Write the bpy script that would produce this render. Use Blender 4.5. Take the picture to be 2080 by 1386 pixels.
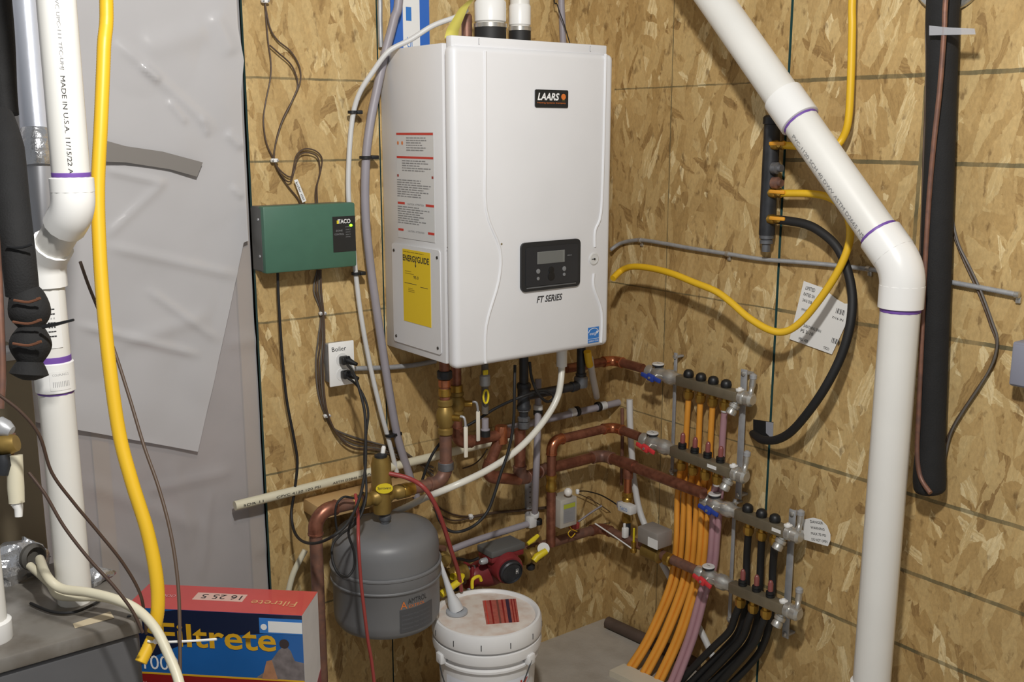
import bpy, bmesh, math, random
from mathutils import Vector, Matrix, noise
random.seed(7)
for o in list(bpy.data.objects): bpy.data.objects.remove(o, do_unlink=True)
scn = bpy.context.scene
COL = scn.collection
V = Vector

# ------------------------------------------------------------------ camera
PW_, PH_, FPX = 2080.0, 1386.0, 2076.69
UNIT = .2032                                   # spacing of the printed lines on the boards
CAM = V((-11.1060351*UNIT, -11.9670308*UNIT, (8.85-.658378686)*UNIT))
YAW, PIT = 0.650891136, -0.201778470
FW = V((math.sin(YAW)*math.cos(PIT), math.cos(YAW)*math.cos(PIT), math.sin(PIT)))
RT = V((math.cos(YAW), -math.sin(YAW), 0)); UP = RT.cross(FW)
cd = bpy.data.cameras.new('camera'); co = bpy.data.objects.new('camera', cd); COL.objects.link(co)
cd.sensor_fit = 'HORIZONTAL'; cd.sensor_width = 36; cd.lens = FPX/PW_*36; cd.clip_start = .02; cd.clip_end = 50
M3 = Matrix((RT, UP, -FW)).transposed()
co.matrix_world = Matrix.Translation(CAM) @ M3.to_4x4()
scn.camera = co
# ------------------------------------------------------------------ light
w = bpy.data.worlds.new('world'); scn.world = w; w.use_nodes = True
w.node_tree.nodes['Background'].inputs[0].default_value = (.95, .97, 1, 1)
w.node_tree.nodes['Background'].inputs[1].default_value = .27
ld = bpy.data.lights.new('ceiling_bulb', 'POINT'); ld.energy = 160; ld.shadow_soft_size = .06; ld.color = (1, .97, .92)
lo = bpy.data.objects.new('ceiling_bulb', ld); COL.objects.link(lo); lo.location = (-1.82, -1.92, 2.6)
scn.view_settings.view_transform = 'Standard'; scn.view_settings.look = 'None'
scn.view_settings.exposure = 0.04; scn.view_settings.gamma = 1; scn.view_settings.use_curve_mapping = False

# ------------------------------------------------------------------ pixel -> place
def ray(px, py): return RT*((px-PW_/2)/FPX) - UP*((py-PH_/2)/FPX) + FW
def B(px, py, d=0.): r = ray(px, py); return CAM + r*((-d-CAM.y)/r.y)          # plane d in front of the back wall
def R(px, py, d=0.): r = ray(px, py); return CAM + r*((-d-CAM.x)/r.x)          # plane d in front of the right wall
def XP(px, py, x): r = ray(px, py); return CAM + r*((x-CAM.x)/r.x)
def Z(px, py, z): r = ray(px, py); return CAM + r*((z-CAM.z)/r.z)
def T(px, py, t): return CAM + ray(px, py)*t
def dep(p): return (p-CAM).dot(FW)
def PB(d, *pts): return [B(x, y, d) for x, y in pts]
def PR(d, *pts): return [R(x, y, d) for x, y in pts]
def PT(t0, t1, *pts):
    L = [0]
    for a, b in zip(pts, pts[1:]): L.append(L[-1]+math.hypot(b[0]-a[0], b[1]-a[1]))
    return [T(p[0], p[1], t0+(t1-t0)*l/max(L[-1], 1e-6)) for p, l in zip(pts, L)]
def PBB(d0, d1, *pts):
    n = len(pts)-1
    return [B(p[0], p[1], d0+(d1-d0)*i/n) for i, p in enumerate(pts)]
def PRR(d0, d1, *pts):
    n = len(pts)-1
    return [R(p[0], p[1], d0+(d1-d0)*i/n) for i, p in enumerate(pts)]

# ------------------------------------------------------------------ materials
def lin(c):
    c /= 255.
    return c/12.92 if c <= .04045 else ((c+.055)/1.055)**2.4
def rgb(r, g, b): return (lin(r), lin(g), lin(b), 1)
MATS = {}
def mat(name, c, rough=.5, metal=0., var=0., vs=8., dust=None, bump=0., bs=60., emit=0., alpha=1., spec=.5, trans=0., coat=0.):
    if name in MATS: return MATS[name]
    m = bpy.data.materials.new(name); m.use_nodes = True; nt = m.node_tree
    p = nt.nodes['Principled BSDF']; col = rgb(*c)
    p.inputs['Base Color'].default_value = col; p.inputs['Roughness'].default_value = rough
    p.inputs['Metallic'].default_value = metal; p.inputs['Alpha'].default_value = alpha
    p.inputs['Specular IOR Level'].default_value = spec; p.inputs['Transmission Weight'].default_value = trans
    p.inputs['Coat Weight'].default_value = coat
    if emit: p.inputs['Emission Color'].default_value = col; p.inputs['Emission Strength'].default_value = emit
    geo = nt.nodes.new('ShaderNodeNewGeometry')
    src = None
    if var > 0:
        n = nt.nodes.new('ShaderNodeTexNoise'); n.inputs['Scale'].default_value = vs; n.inputs['Detail'].default_value = 5
        nt.links.new(geo.outputs['Position'], n.inputs['Vector'])
        mr = nt.nodes.new('ShaderNodeMapRange'); mr.inputs[1].default_value = .3; mr.inputs[2].default_value = .7
        mr.inputs[3].default_value = 1-var; mr.inputs[4].default_value = 1+var*.6
        nt.links.new(n.outputs['Fac'], mr.inputs[0])
        mx = nt.nodes.new('ShaderNodeVectorMath'); mx.operation = 'SCALE'; mx.inputs[0].default_value = col[:3]
        nt.links.new(mr.outputs[0], mx.inputs['Scale']); src = mx.outputs[0]
        if dust:
            n2 = nt.nodes.new('ShaderNodeTexNoise'); n2.inputs['Scale'].default_value = vs*2.3; n2.inputs['Detail'].default_value = 6
            nt.links.new(geo.outputs['Position'], n2.inputs['Vector'])
            r2 = nt.nodes.new('ShaderNodeMapRange'); r2.inputs[1].default_value = .42; r2.inputs[2].default_value = .7
            nt.links.new(n2.outputs['Fac'], r2.inputs[0])
            m2 = nt.nodes.new('ShaderNodeMix'); m2.data_type = 'RGBA'
            nt.links.new(r2.outputs[0], m2.inputs[0]); nt.links.new(src, m2.inputs[6]); m2.inputs[7].default_value = rgb(*dust)
            src = m2.outputs[2]
        nt.links.new(src, p.inputs['Base Color'])
    if bump > 0:
        n = nt.nodes.new('ShaderNodeTexNoise'); n.inputs['Scale'].default_value = bs; n.inputs['Detail'].default_value = 4
        nt.links.new(geo.outputs['Position'], n.inputs['Vector'])
        b = nt.nodes.new('ShaderNodeBump'); b.inputs['Strength'].default_value = bump; b.inputs['Distance'].default_value = .004
        nt.links.new(n.outputs['Fac'], b.inputs['Height']); nt.links.new(b.outputs[0], p.inputs['Normal'])
    MATS[name] = m; return m

def osb(name, axis, hl, vl, lw, seed=0., line_dark=1.):
    """oriented strand board: ragged overlapping wood strands, with the maker's printed nailing lines"""
    m = bpy.data.materials.new(name); m.use_nodes = True; nt = m.node_tree; N = nt.nodes; L = nt.links
    p = N['Principled BSDF']; p.inputs['Roughness'].default_value = .62; p.inputs['Specular IOR Level'].default_value = .3
    geo = N.new('ShaderNodeNewGeometry'); sep = N.new('ShaderNodeSeparateXYZ'); L.new(geo.outputs['Position'], sep.inputs[0])
    uv = N.new('ShaderNodeCombineXYZ'); L.new(sep.outputs[axis], uv.inputs[0]); L.new(sep.outputs[2], uv.inputs[1]); uv.inputs[2].default_value = seed
    wn = N.new('ShaderNodeTexNoise'); wn.inputs['Scale'].default_value = 22; wn.inputs['Detail'].default_value = 8; wn.inputs['Roughness'].default_value = .68; L.new(uv.outputs[0], wn.inputs['Vector'])
    ws = N.new('ShaderNodeVectorMath'); ws.operation = 'SUBTRACT'; ws.inputs[1].default_value = (.5, .5, .5); L.new(wn.outputs['Color'], ws.inputs[0])
    wm = N.new('ShaderNodeVectorMath'); wm.operation = 'MULTIPLY_ADD'; wm.inputs[1].default_value = (.022, .034, 0)
    L.new(ws.outputs[0], wm.inputs[0]); L.new(uv.outputs[0], wm.inputs[2])
    def ramp(fac):
        r = N.new('ShaderNodeValToRGB'); L.new(fac, r.inputs[0]); e = r.color_ramp.elements
        e[0].position = -0.0; e[0].color = rgb(150, 120, 76); e[1].position = 1; e[1].color = rgb(224, 203, 156)
        for q, c in ((.10, (174, 143, 92)), (.5, (189, 159, 107)), (.90, (200, 173, 121))):
            x = e.new(q); x.color = rgb(*c)
        return r.outputs[0]
    cur = None; hgt = None
    layers = [(70, 9, 4), (82, 20, 5), (124, 24, 6), (58, 26, 6), (97, 24, 5), (25, 34, 9), (76, 40, 9), (108, 44, 10)]
    for i, (ang, sx, sy) in enumerate(layers):
        # strand: long in the local y direction (sy small), narrow in x (sx large)
        rot = N.new('ShaderNodeVectorRotate'); rot.rotation_type = 'Z_AXIS'; rot.inputs['Angle'].default_value = math.radians(90-ang); L.new(wm.outputs[0], rot.inputs[0])
        sc = N.new('ShaderNodeVectorMath'); sc.operation = 'MULTIPLY_ADD'; sc.inputs[1].default_value = (sx, sy, 1); sc.inputs[2].default_value = (seed*3.1+i*7.7, i*3.3, 0)
        L.new(rot.outputs[0], sc.inputs[0])
        vo = N.new('ShaderNodeTexVoronoi'); vo.voronoi_dimensions = '2D'; vo.inputs['Scale'].default_value = 1; L.new(sc.outputs[0], vo.inputs['Vector'])
        sp = N.new('ShaderNodeSeparateColor'); L.new(vo.outputs['Color'], sp.inputs[0])
        # grain running along the strand
        gs = N.new('ShaderNodeVectorMath'); gs.operation = 'MULTIPLY'; gs.inputs[1].default_value = (260, 16, 1); L.new(rot.outputs[0], gs.inputs[0])
        gn = N.new('ShaderNodeTexNoise'); gn.inputs['Scale'].default_value = 1; gn.inputs['Detail'].default_value = 2; L.new(gs.outputs[0], gn.inputs['Vector'])
        ad = N.new('ShaderNodeMath'); ad.operation = 'MULTIPLY_ADD'; ad.inputs[1].default_value = .38; L.new(gn.outputs['Fac'], ad.inputs[0])
        su = N.new('ShaderNodeMath'); su.operation = 'SUBTRACT'; su.inputs[1].default_value = .19; L.new(sp.outputs[1], su.inputs[0]); L.new(su.outputs[0], ad.inputs[2])
        c = ramp(ad.outputs[0])
        if cur is None: cur = c; hgt = sp.outputs[1]; continue
        th = N.new('ShaderNodeMath'); th.operation = 'GREATER_THAN'; th.inputs[1].default_value = .62; L.new(sp.outputs[0], th.inputs[0])
        mx = N.new('ShaderNodeMix'); mx.data_type = 'RGBA'; L.new(th.outputs[0], mx.inputs[0]); L.new(cur, mx.inputs[6]); L.new(c, mx.inputs[7]); cur = mx.outputs[2]
        mh = N.new('ShaderNodeMix'); L.new(th.outputs[0], mh.inputs[0]); L.new(hgt, mh.inputs[2]); L.new(sp.outputs[2], mh.inputs[3]); hgt = mh.outputs[0]
    # broad stain + dark flecks
    bn = N.new('ShaderNodeTexNoise'); bn.inputs['Scale'].default_value = 5; bn.inputs['Detail'].default_value = 3; L.new(uv.outputs[0], bn.inputs['Vector'])
    br = N.new('ShaderNodeMapRange'); br.inputs[1].default_value = .3; br.inputs[2].default_value = .7; br.inputs[3].default_value = .88; br.inputs[4].default_value = 1.06; L.new(bn.outputs['Fac'], br.inputs[0])
    bm_ = N.new('ShaderNodeVectorMath'); bm_.operation = 'SCALE'; L.new(cur, bm_.inputs[0]); L.new(br.outputs[0], bm_.inputs['Scale'])
    fv = N.new('ShaderNodeTexNoise'); fv.inputs['Scale'].default_value = 55; fv.inputs['Detail'].default_value = 3
    fs = N.new('ShaderNodeVectorMath'); fs.operation = 'MULTIPLY'; fs.inputs[1].default_value = (1, .42, 1); L.new(wm.outputs[0], fs.inputs[0]); L.new(fs.outputs[0], fv.inputs['Vector'])
    fr = N.new('ShaderNodeMapRange'); fr.inputs[1].default_value = .60; fr.inputs[2].default_value = .72; fr.inputs[3].default_value = 0; fr.inputs[4].default_value = .6; L.new(fv.outputs['Fac'], fr.inputs[0])
    fm = N.new('ShaderNodeMix'); fm.data_type = 'RGBA'; L.new(fr.outputs[0], fm.inputs[0]); L.new(bm_.outputs[0], fm.inputs[6]); fm.inputs[7].default_value = rgb(96, 68, 36)
    cur = fm.outputs[2]
    hn = N.new('ShaderNodeTexNoise'); hn.inputs['Scale'].default_value = 130; hn.inputs['Detail'].default_value = 5; hn.inputs['Roughness'].default_value = .7
    hs = N.new('ShaderNodeVectorMath'); hs.operation = 'MULTIPLY'; hs.inputs[1].default_value = (1, .5, 1); L.new(wm.outputs[0], hs.inputs[0]); L.new(hs.outputs[0], hn.inputs['Vector'])
    hr = N.new('ShaderNodeMapRange'); hr.inputs[1].default_value = .3; hr.inputs[2].default_value = .7; hr.inputs[3].default_value = .84; hr.inputs[4].default_value = 1.13; L.new(hn.outputs['Fac'], hr.inputs[0])
    hm_ = N.new('ShaderNodeVectorMath'); hm_.operation = 'SCALE'; L.new(cur, hm_.inputs[0]); L.new(hr.outputs[0], hm_.inputs['Scale']); cur = hm_.outputs[0]
    # printed lines
    acc = None
    for val, out in [(z, 2) for z in hl]+[(a, axis) for a in vl]:
        cp = N.new('ShaderNodeMath'); cp.operation = 'COMPARE'; cp.inputs[1].default_value = val; cp.inputs[2].default_value = lw
        wob = N.new('ShaderNodeMath'); wob.operation = 'MULTIPLY_ADD'; wob.inputs[1].default_value = .006
        L.new(wn.outputs['Fac'], wob.inputs[0]); L.new(sep.outputs[out], wob.inputs[2]); L.new(wob.outputs[0], cp.inputs[0])
        if acc is None: acc = cp.outputs[0]
        else:
            a = N.new('ShaderNodeMath'); a.operation = 'MAXIMUM'; L.new(acc, a.inputs[0]); L.new(cp.outputs[0], a.inputs[1]); acc = a.outputs[0]
    if acc is not None:
        pn = N.new('ShaderNodeMapRange'); pn.inputs[1].default_value = .3; pn.inputs[2].default_value = .62; pn.inputs[3].default_value = .55*line_dark; pn.inputs[4].default_value = .95*line_dark
        pz = N.new('ShaderNodeTexNoise'); pz.inputs['Scale'].default_value = 14; L.new(uv.outputs[0], pz.inputs['Vector']); L.new(pz.outputs['Fac'], pn.inputs[0])
        mu = N.new('ShaderNodeMath'); mu.operation = 'MULTIPLY'; L.new(acc, mu.inputs[0]); L.new(pn.outputs[0], mu.inputs[1])
        lm = N.new('ShaderNodeMix'); lm.data_type = 'RGBA'; L.new(mu.outputs[0], lm.inputs[0]); L.new(cur, lm.inputs[6]); lm.inputs[7].default_value = rgb(74, 76, 58); cur = lm.outputs[2]
    L.new(cur, p.inputs['Base Color'])
    bp = N.new('ShaderNodeBump'); bp.inputs['Strength'].default_value = .35; bp.inputs['Distance'].default_value = .002; L.new(hgt, bp.inputs['Height']); L.new(bp.outputs[0], p.inputs['Normal'])
    return m

WHITE = mat('white_enamel', (226, 227, 230), .32, var=.02)
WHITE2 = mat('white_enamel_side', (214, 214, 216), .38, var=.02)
PVC = mat('white_pvc', (226, 225, 220), .38, var=.04, vs=6)
PVCF = mat('white_pvc_fitting', (234, 234, 232), .3)
CREAM = mat('cream_vinyl', (214, 208, 184), .4, var=.06, vs=12)
PURPLE = mat('purple_primer', (112, 76, 160), .5)
BLACK = mat('black_plastic', (24, 25, 27), .45)
BLACKR = mat('black_rubber', (27, 27, 28), .62)
FOAM = mat('black_foam', (25, 25, 26), .85, var=.2, vs=30, bump=.3, bs=300)
DGREY = mat('dark_grey_plastic', (62, 62, 64), .5)
GREYP = mat('grey_pex', (150, 145, 152), .45, var=.06, vs=14)
WPEX = mat('white_pex', (205, 205, 204), .42, var=.05, vs=14)
WVIN = mat('white_vinyl_tube', (222, 220, 210), .3, var=.04)
COPPER = mat('copper', (150, 98, 78), .36, .6, var=.3, vs=22, dust=(118, 74, 58))
COPPERD = mat('dull_copper', (136, 98, 82), .5, .35, var=.25, vs=20, dust=(110, 84, 76))
COPPERS = mat('bright_copper', (190, 120, 86), .25, .85, var=.15, vs=40)
BRASS = mat('brass', (178, 142, 66), .34, .85, var=.2, vs=30)
BRASSD = mat('dull_brass', (150, 124, 66), .45, .6, var=.2, vs=25)
CHROME = mat('nickel_plate', (196, 194, 188), .28, .7, var=.15, vs=40)
STEEL = mat('galvanised_steel', (172, 174, 177), .42, .35, var=.15, vs=50)
IRON = mat('black_iron', (52, 54, 58), .42, .35, var=.25, vs=40)
IRONG = mat('grey_malleable_iron', (112, 114, 118), .4, .5, var=.25, vs=40)
BAR = mat('manifold_bar_metal', (132, 122, 102), .45, .55, var=.15, vs=30)
ORANGE = mat('orange_pex', (228, 156, 58), .42, var=.06, vs=20)
PINK = mat('pink_pex', (172, 132, 140), .4, var=.05, vs=20)
YGAS = mat('yellow_jacket', (226, 182, 38), .42, var=.04)
YPLAS = mat('yellow_plastic', (224, 202, 40), .4)
GREEN = mat('green_enamel', (66, 106, 88), .5, var=.05, vs=30)
GREYB = mat('grey_box_side', (88, 88, 86), .5, var=.1, vs=30)
TANKM = mat('grey_tank_paint', (112, 113, 115), .42, var=.06, vs=10)
REDP = mat('red_pump_paint', (128, 42, 46), .45, var=.15, vs=20)
REDH = mat('red_handle', (206, 58, 62), .4)
BLUEH = mat('blue_handle', (44, 68, 152), .4)
REDT = mat('red_tube', (152, 62, 58), .45)
REDCAP = mat('red_tint_glass', (164, 96, 92), .2, trans=.4)
BROWNW = mat('brown_wire', (82, 66, 54), .5)
BROWNW2 = mat('red_brown_wire', (104, 66, 46), .5)
GREYW = mat('grey_wire', (98, 92, 86), .5)
STAPLE = mat('white_staple', (232, 232, 230), .4)
WOOD = mat('pine_wood', (196, 162, 112), .6, var=.12, vs=6, bump=.1)
CONC = mat('concrete', (176, 169, 158), .85, var=.12, vs=4, dust=(158, 150, 138), bump=.25, bs=90)
FURN = mat('furnace_grey_paint', (96, 96, 98), .4, .15, var=.1, vs=8)
FURNT = mat('furnace_top_steel', (136, 132, 126), .45, .3, var=.15, vs=9, dust=(112, 106, 98))
FOIL = mat('crinkled_foil', (206, 208, 212), .25, .85, bump=1.0, bs=55, var=.1)
DUCTW = mat('foil_faced_duct', (205, 210, 222), .35, .35, var=.05, bump=.15, bs=30)
PLEN = mat('plenum_sheet_metal', (126, 116, 96), .5, .2, var=.15, vs=6)
PAPER = mat('white_paper', (228, 228, 226), .6)
PRINT = mat('black_print', (48, 48, 50), .6)
PRINTG = mat('grey_print', (140, 140, 142), .6)
PRINTR = mat('red_print', (196, 62, 52), .55)
PRINTB = mat('blue_print', (52, 120, 196), .5)
PRINTW = mat('white_print', (235, 235, 235), .5)
PRINTO = mat('orange_print', (214, 118, 52), .5)
YLAB = mat('yellow_label', (226, 194, 40), .5)
TEAL = mat('teal_edge_paint', (44, 84, 84), .6)
DARK = mat('dark_void', (16, 15, 14), .9)
BATT = mat('insulation_batt', (182, 164, 156), .9, var=.2, vs=7, bump=.5, bs=25)
BUCK = mat('white_bucket_plastic', (226, 226, 226), .38, var=.05, vs=9)
LIDM = mat('dusty_lid_plastic', (222, 214, 206), .5, var=.08, vs=12, dust=(206, 184, 170))
BRED = mat('carton_red', (198, 76, 74), .3, var=.06, vs=14, coat=.4)
BNAVY = mat('carton_navy', (24, 34, 60), .28, coat=.5)
BBLUE = mat('carton_blue', (30, 96, 166), .28, var=.12, vs=7, coat=.5)
BDRED = mat('carton_dark_red', (140, 32, 32), .28, coat=.5)
BYEL = mat('carton_yellow', (214, 164, 36), .4)
BWHT = mat('carton_white', (206, 204, 204), .4, var=.05, vs=20)
SKIN = mat('carton_picture_tan', (172, 124, 92), .5, var=.2, vs=50)
PICG = mat('carton_picture_grey', (120, 112, 112), .5, var=.3, vs=60)
LED = mat('green_led', (120, 255, 30), .4, emit=4.)
LCD = mat('grey_lcd', (112, 114, 112), .25)
GUNM = mat('gauge_face', (210, 210, 208), .3)
RUST = mat('rusty_floor_pipe', (96, 82, 74), .6, .3, var=.2, vs=20)
VINYL = mat('grey_vapour_sheet', (186, 184, 186), .22, alpha=.60, bump=.35, bs=7, var=.04, vs=5)
VINYL2 = mat('grey_hanging_sheet', (196, 195, 197), .2, alpha=.84, bump=.5, bs=6, var=.03, vs=5)
TAPE = mat('grey_tape', (126, 122, 118), .4)
TAPEC = mat('clear_strap', (190, 192, 198), .2, alpha=.55, spec=.8)
BLUEC = mat('blue_card', (50, 104, 190), .5)
YGRN = mat('yellow_green_tag', (206, 196, 92), .55)

# ------------------------------------------------------------------ geometry helpers
class MB:
    def __init__(s): s.v = []; s.f = []; s.mi = []; s.cur = 0
    def add(s, vs, fs):
        k = len(s.v); s.v += [V(p) for p in vs]; s.f += [[i+k for i in f] for f in fs]; s.mi += [s.cur]*len(fs); return s
    def box(s, c, sx, sy, sz, ax=None):
        c = V(c); X, Y, Zv = ax if ax else (V((1, 0, 0)), V((0, 1, 0)), V((0, 0, 1)))
        P = [c+X*(a*sx/2)+Y*(b*sy/2)+Zv*(d*sz/2) for a in (-1, 1) for b in (-1, 1) for d in (-1, 1)]
        return s.add(P, [(0, 1, 3, 2), (4, 6, 7, 5), (0, 4, 5, 1), (2, 3, 7, 6), (0, 2, 6, 4), (1, 5, 7, 3)])
    def rbox(s, c, sx, sy, sz, bev=.004, ax=None, seg=2):
        bm = bmesh.new(); bmesh.ops.create_cube(bm, size=1)
        for v in bm.verts: v.co = V((v.co.x*sx, v.co.y*sy, v.co.z*sz))
        bmesh.ops.bevel(bm, geom=bm.edges[:], offset=min(bev, sx*.45, sy*.45, sz*.45), segments=seg, affect='EDGES', profile=.5)
        c = V(c); X, Y, Zv = ax if ax else (V((1, 0, 0)), V((0, 1, 0)), V((0, 0, 1)))
        bm.verts.index_update()
        s.add([c+X*v.co.x+Y*v.co.y+Zv*v.co.z for v in bm.verts], [[v.index for v in f.verts] for f in bm.faces]); bm.free(); return s
    def tube(s, pts, r, n=10, caps=True):
        pts = [V(p) for p in pts]; m = len(pts)
        rs = r if isinstance(r, (list, tuple)) else [r]*m
        tg = []
        for i in range(m):
            a = pts[max(i-1, 0)]; b = pts[min(i+1, m-1)]; t = (b-a)
            tg.append(t.normalized() if t.length > 1e-9 else V((0, 0, 1)))
        nrm = tg[0].orthogonal().normalized(); vs = []; fs = []
        for i in range(m):
            nrm = (nrm - tg[i]*nrm.dot(tg[i]))
            nrm = nrm.normalized() if nrm.length > 1e-6 else tg[i].orthogonal().normalized()
            bi = tg[i].cross(nrm)
            for k in range(n):
                a = 2*math.pi*k/n; vs.append(pts[i]+(nrm*math.cos(a)+bi*math.sin(a))*rs[i])
        for i in range(m-1):
            for k in range(n):
                k2 = (k+1) % n; fs.append((i*n+k, i*n+k2, (i+1)*n+k2, (i+1)*n+k))
        if caps: fs.append(list(range(n-1, -1, -1))); fs.append([(m-1)*n+k for k in range(n)])
        return s.add(vs, fs)
    def lathe(s, o, ax, prof, n=20, caps=True):
        """prof: (radius, height along ax)"""
        o = V(o); ax = V(ax).normalized(); u = ax.orthogonal().normalized(); v = ax.cross(u); vs = []; fs = []; m = len(prof)
        for r, h in prof:
            for k in range(n):
                a = 2*math.pi*k/n; vs.append(o+ax*h+(u*math.cos(a)+v*math.sin(a))*max(r, 1e-5))
        for i in range(m-1):
            for k in range(n):
                k2 = (k+1) % n; fs.append((i*n+k, i*n+k2, (i+1)*n+k2, (i+1)*n+k))
        if caps: fs.append(list(range(n-1, -1, -1))); fs.append([(m-1)*n+k for k in range(n)])
        return s.add(vs, fs)
    def ball(s, c, r, n=12, sc=(1, 1, 1)):
        c = V(c); vs = []; fs = []; m = n//2+1
        for i in range(m):
            t = math.pi*i/(m-1)
            for k in range(n):
                a = 2*math.pi*k/n; vs.append(c+V((math.sin(t)*math.cos(a)*sc[0], math.sin(t)*math.sin(a)*sc[1], math.cos(t)*sc[2]))*r)
        for i in range(m-1):
            for k in range(n): k2 = (k+1) % n; fs.append((i*n+k, (i+1)*n+k, (i+1)*n+k2, i*n+k2))
        return s.add(vs, fs)
    def prism(s, poly, thick):
        """flat outline (list of points) given thickness vector"""
        n = len(poly); t = V(thick); P = [V(p) for p in poly]
        return s.add(P+[p+t for p in P], [list(range(n-1, -1, -1)), list(range(n, 2*n))]+[(i, (i+1) % n, n+(i+1) % n, n+i) for i in range(n)])
    def cyl(s, a, b, r, n=14):
        a = V(a); b = V(b); return s.lathe(a, b-a, [(r, 0), (r, (b-a).length)], n)
ORG = {}
def finish(name, me, mats, parent=None, label=None, cat=None, group=None, kind=None, org=None, smooth=40):
    if not isinstance(mats, (list, tuple)): mats = [mats]
    for m in mats: me.materials.append(m)
    if smooth:
        me.polygons.foreach_set('use_smooth', [True]*len(me.polygons)); me.set_sharp_from_angle(angle=math.radians(smooth))
    xs = [v.co for v in me.vertices]
    if org is None:
        lo_ = V((min(p.x for p in xs), min(p.y for p in xs), min(p.z for p in xs))); hi = V((max(p.x for p in xs), max(p.y for p in xs), max(p.z for p in xs)))
        org = V(((lo_.x+hi.x)/2, (lo_.y+hi.y)/2, lo_.z))
    me.transform(Matrix.Translation(-org)); me.update()
    o = bpy.data.objects.new(name, me); COL.objects.link(o); ORG[o] = V(org)
    if parent: o.parent = parent; o.location = org-ORG[parent]
    else: o.location = org
    props(o, label, cat, group, kind); return o
def props(o, label=None, cat=None, group=None, kind=None):
    if label: o['label'] = label
    if cat: o['category'] = cat
    if group: o['group'] = group
    if kind: o['kind'] = kind
def build(mb, name, mats, parent=None, label=None, cat=None, group=None, kind=None, smooth=40, flip=True):
    me = bpy.data.meshes.new(name); me.from_pydata([tuple(p) for p in mb.v], [], mb.f)
    me.polygons.foreach_set('material_index', mb.mi)
    bm = bmesh.new(); bm.from_mesh(me); bmesh.ops.recalc_face_normals(bm, faces=bm.faces[:]); bm.to_mesh(me); bm.free()
    return finish(name, me, mats, parent, label, cat, group, kind, smooth=smooth)
def thing(name, label, cat, loc, group=None, kind=None):
    o = bpy.data.objects.new(name, None); COL.objects.link(o); o.location = V(loc); o.empty_display_size = .05; ORG[o] = V(loc)
    props(o, label, cat, group, kind); return o
def smoothpath(pts, k=6):
    pts = [V(p) for p in pts]; out = []
    for i in range(len(pts)-1):
        p0 = pts[max(i-1, 0)]; p1 = pts[i]; p2 = pts[i+1]; p3 = pts[min(i+2, len(pts)-1)]
        for j in range(k):
            t = j/k; out.append(.5*((2*p1)+(p2-p0)*t+(2*p0-5*p1+4*p2-p3)*t*t+(3*p1-p0-3*p2+p3)*t**3))
    out.append(pts[-1]); return out
def rise(p, h=.5): return [V(p[0])+ZD*h]+list(p)
def hose(name, pts, r, m, label=None, cat=None, group=None, parent=None, n=10, k=6, rib=0., ribn=0):
    p = smoothpath(pts, k)
    if rib:
        L = sum((b-a).length for a, b in zip(p, p[1:])); q = []; cnt = int(L/ribn)*2
        acc = [0]
        for a, b in zip(p, p[1:]): acc.append(acc[-1]+(b-a).length)
        j = 0
        for i in range(cnt+1):
            s = L*i/cnt
            while j < len(p)-2 and acc[j+1] < s: j += 1
            f = (s-acc[j])/max(acc[j+1]-acc[j], 1e-9); q.append(p[j].lerp(p[j+1], f))
        return build(MB().tube(q, [r*(1+rib*(i % 2)) for i in range(len(q))], n), name, m, parent, label, cat, group, smooth=60)
    return build(MB().tube(p, r, n), name, m, parent, label, cat, group, smooth=60)
def run(parent, pts, r, pm, fm, fillet=.03, ring=True, pname='pipe', ename='elbow', k=1.14):
    """rigid pipe: a straight pipe per leg, an elbow fitting at every corner"""
    pts = [V(p) for p in pts]; n = len(pts); cut = [0.]*n; arcs = {}
    for i in range(1, n-1):
        a = (pts[i-1]-pts[i]).normalized(); b = (pts[i+1]-pts[i]).normalized(); ang = a.angle(b)
        if abs(math.pi-ang) < .12: continue
        tl = min(fillet/math.tan(ang/2), (pts[i-1]-pts[i]).length*.45, (pts[i+1]-pts[i]).length*.45); rad = tl*math.tan(ang/2); cut[i] = tl
        c = pts[i]+(a+b).normalized()*(rad/math.sin(ang/2)); s0 = pts[i]+a*tl; s1 = pts[i]+b*tl; arc = []
        for j in range(9):
            t = j/8; d = (s0-c).lerp(s1-c, t); arc.append(c+d.normalized()*rad)
        arcs[i] = (a, b, arc)
    for i in range(n-1):
        d = (pts[i+1]-pts[i]).normalized(); build(MB().cyl(pts[i]+d*(cut[i]*.9), pts[i+1]-d*(cut[i+1]*.9), r), pname, pm, parent)
    for i, (a, b, arc) in arcs.items():
        e = r*.75; path = [arc[0]+a*e]+arc+[arc[-1]+b*e]; mb = MB().tube(path, r*k, 14)
        if ring:
            for q, d in ((path[0], a), (path[-1], b)): mb.lathe(q-d*.003, d, [(r*k, 0), (r*k*1.08, .001), (r*k*1.08, .005), (r*k, .006)], 14)
        build(mb, ename, fm, parent)
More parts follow.
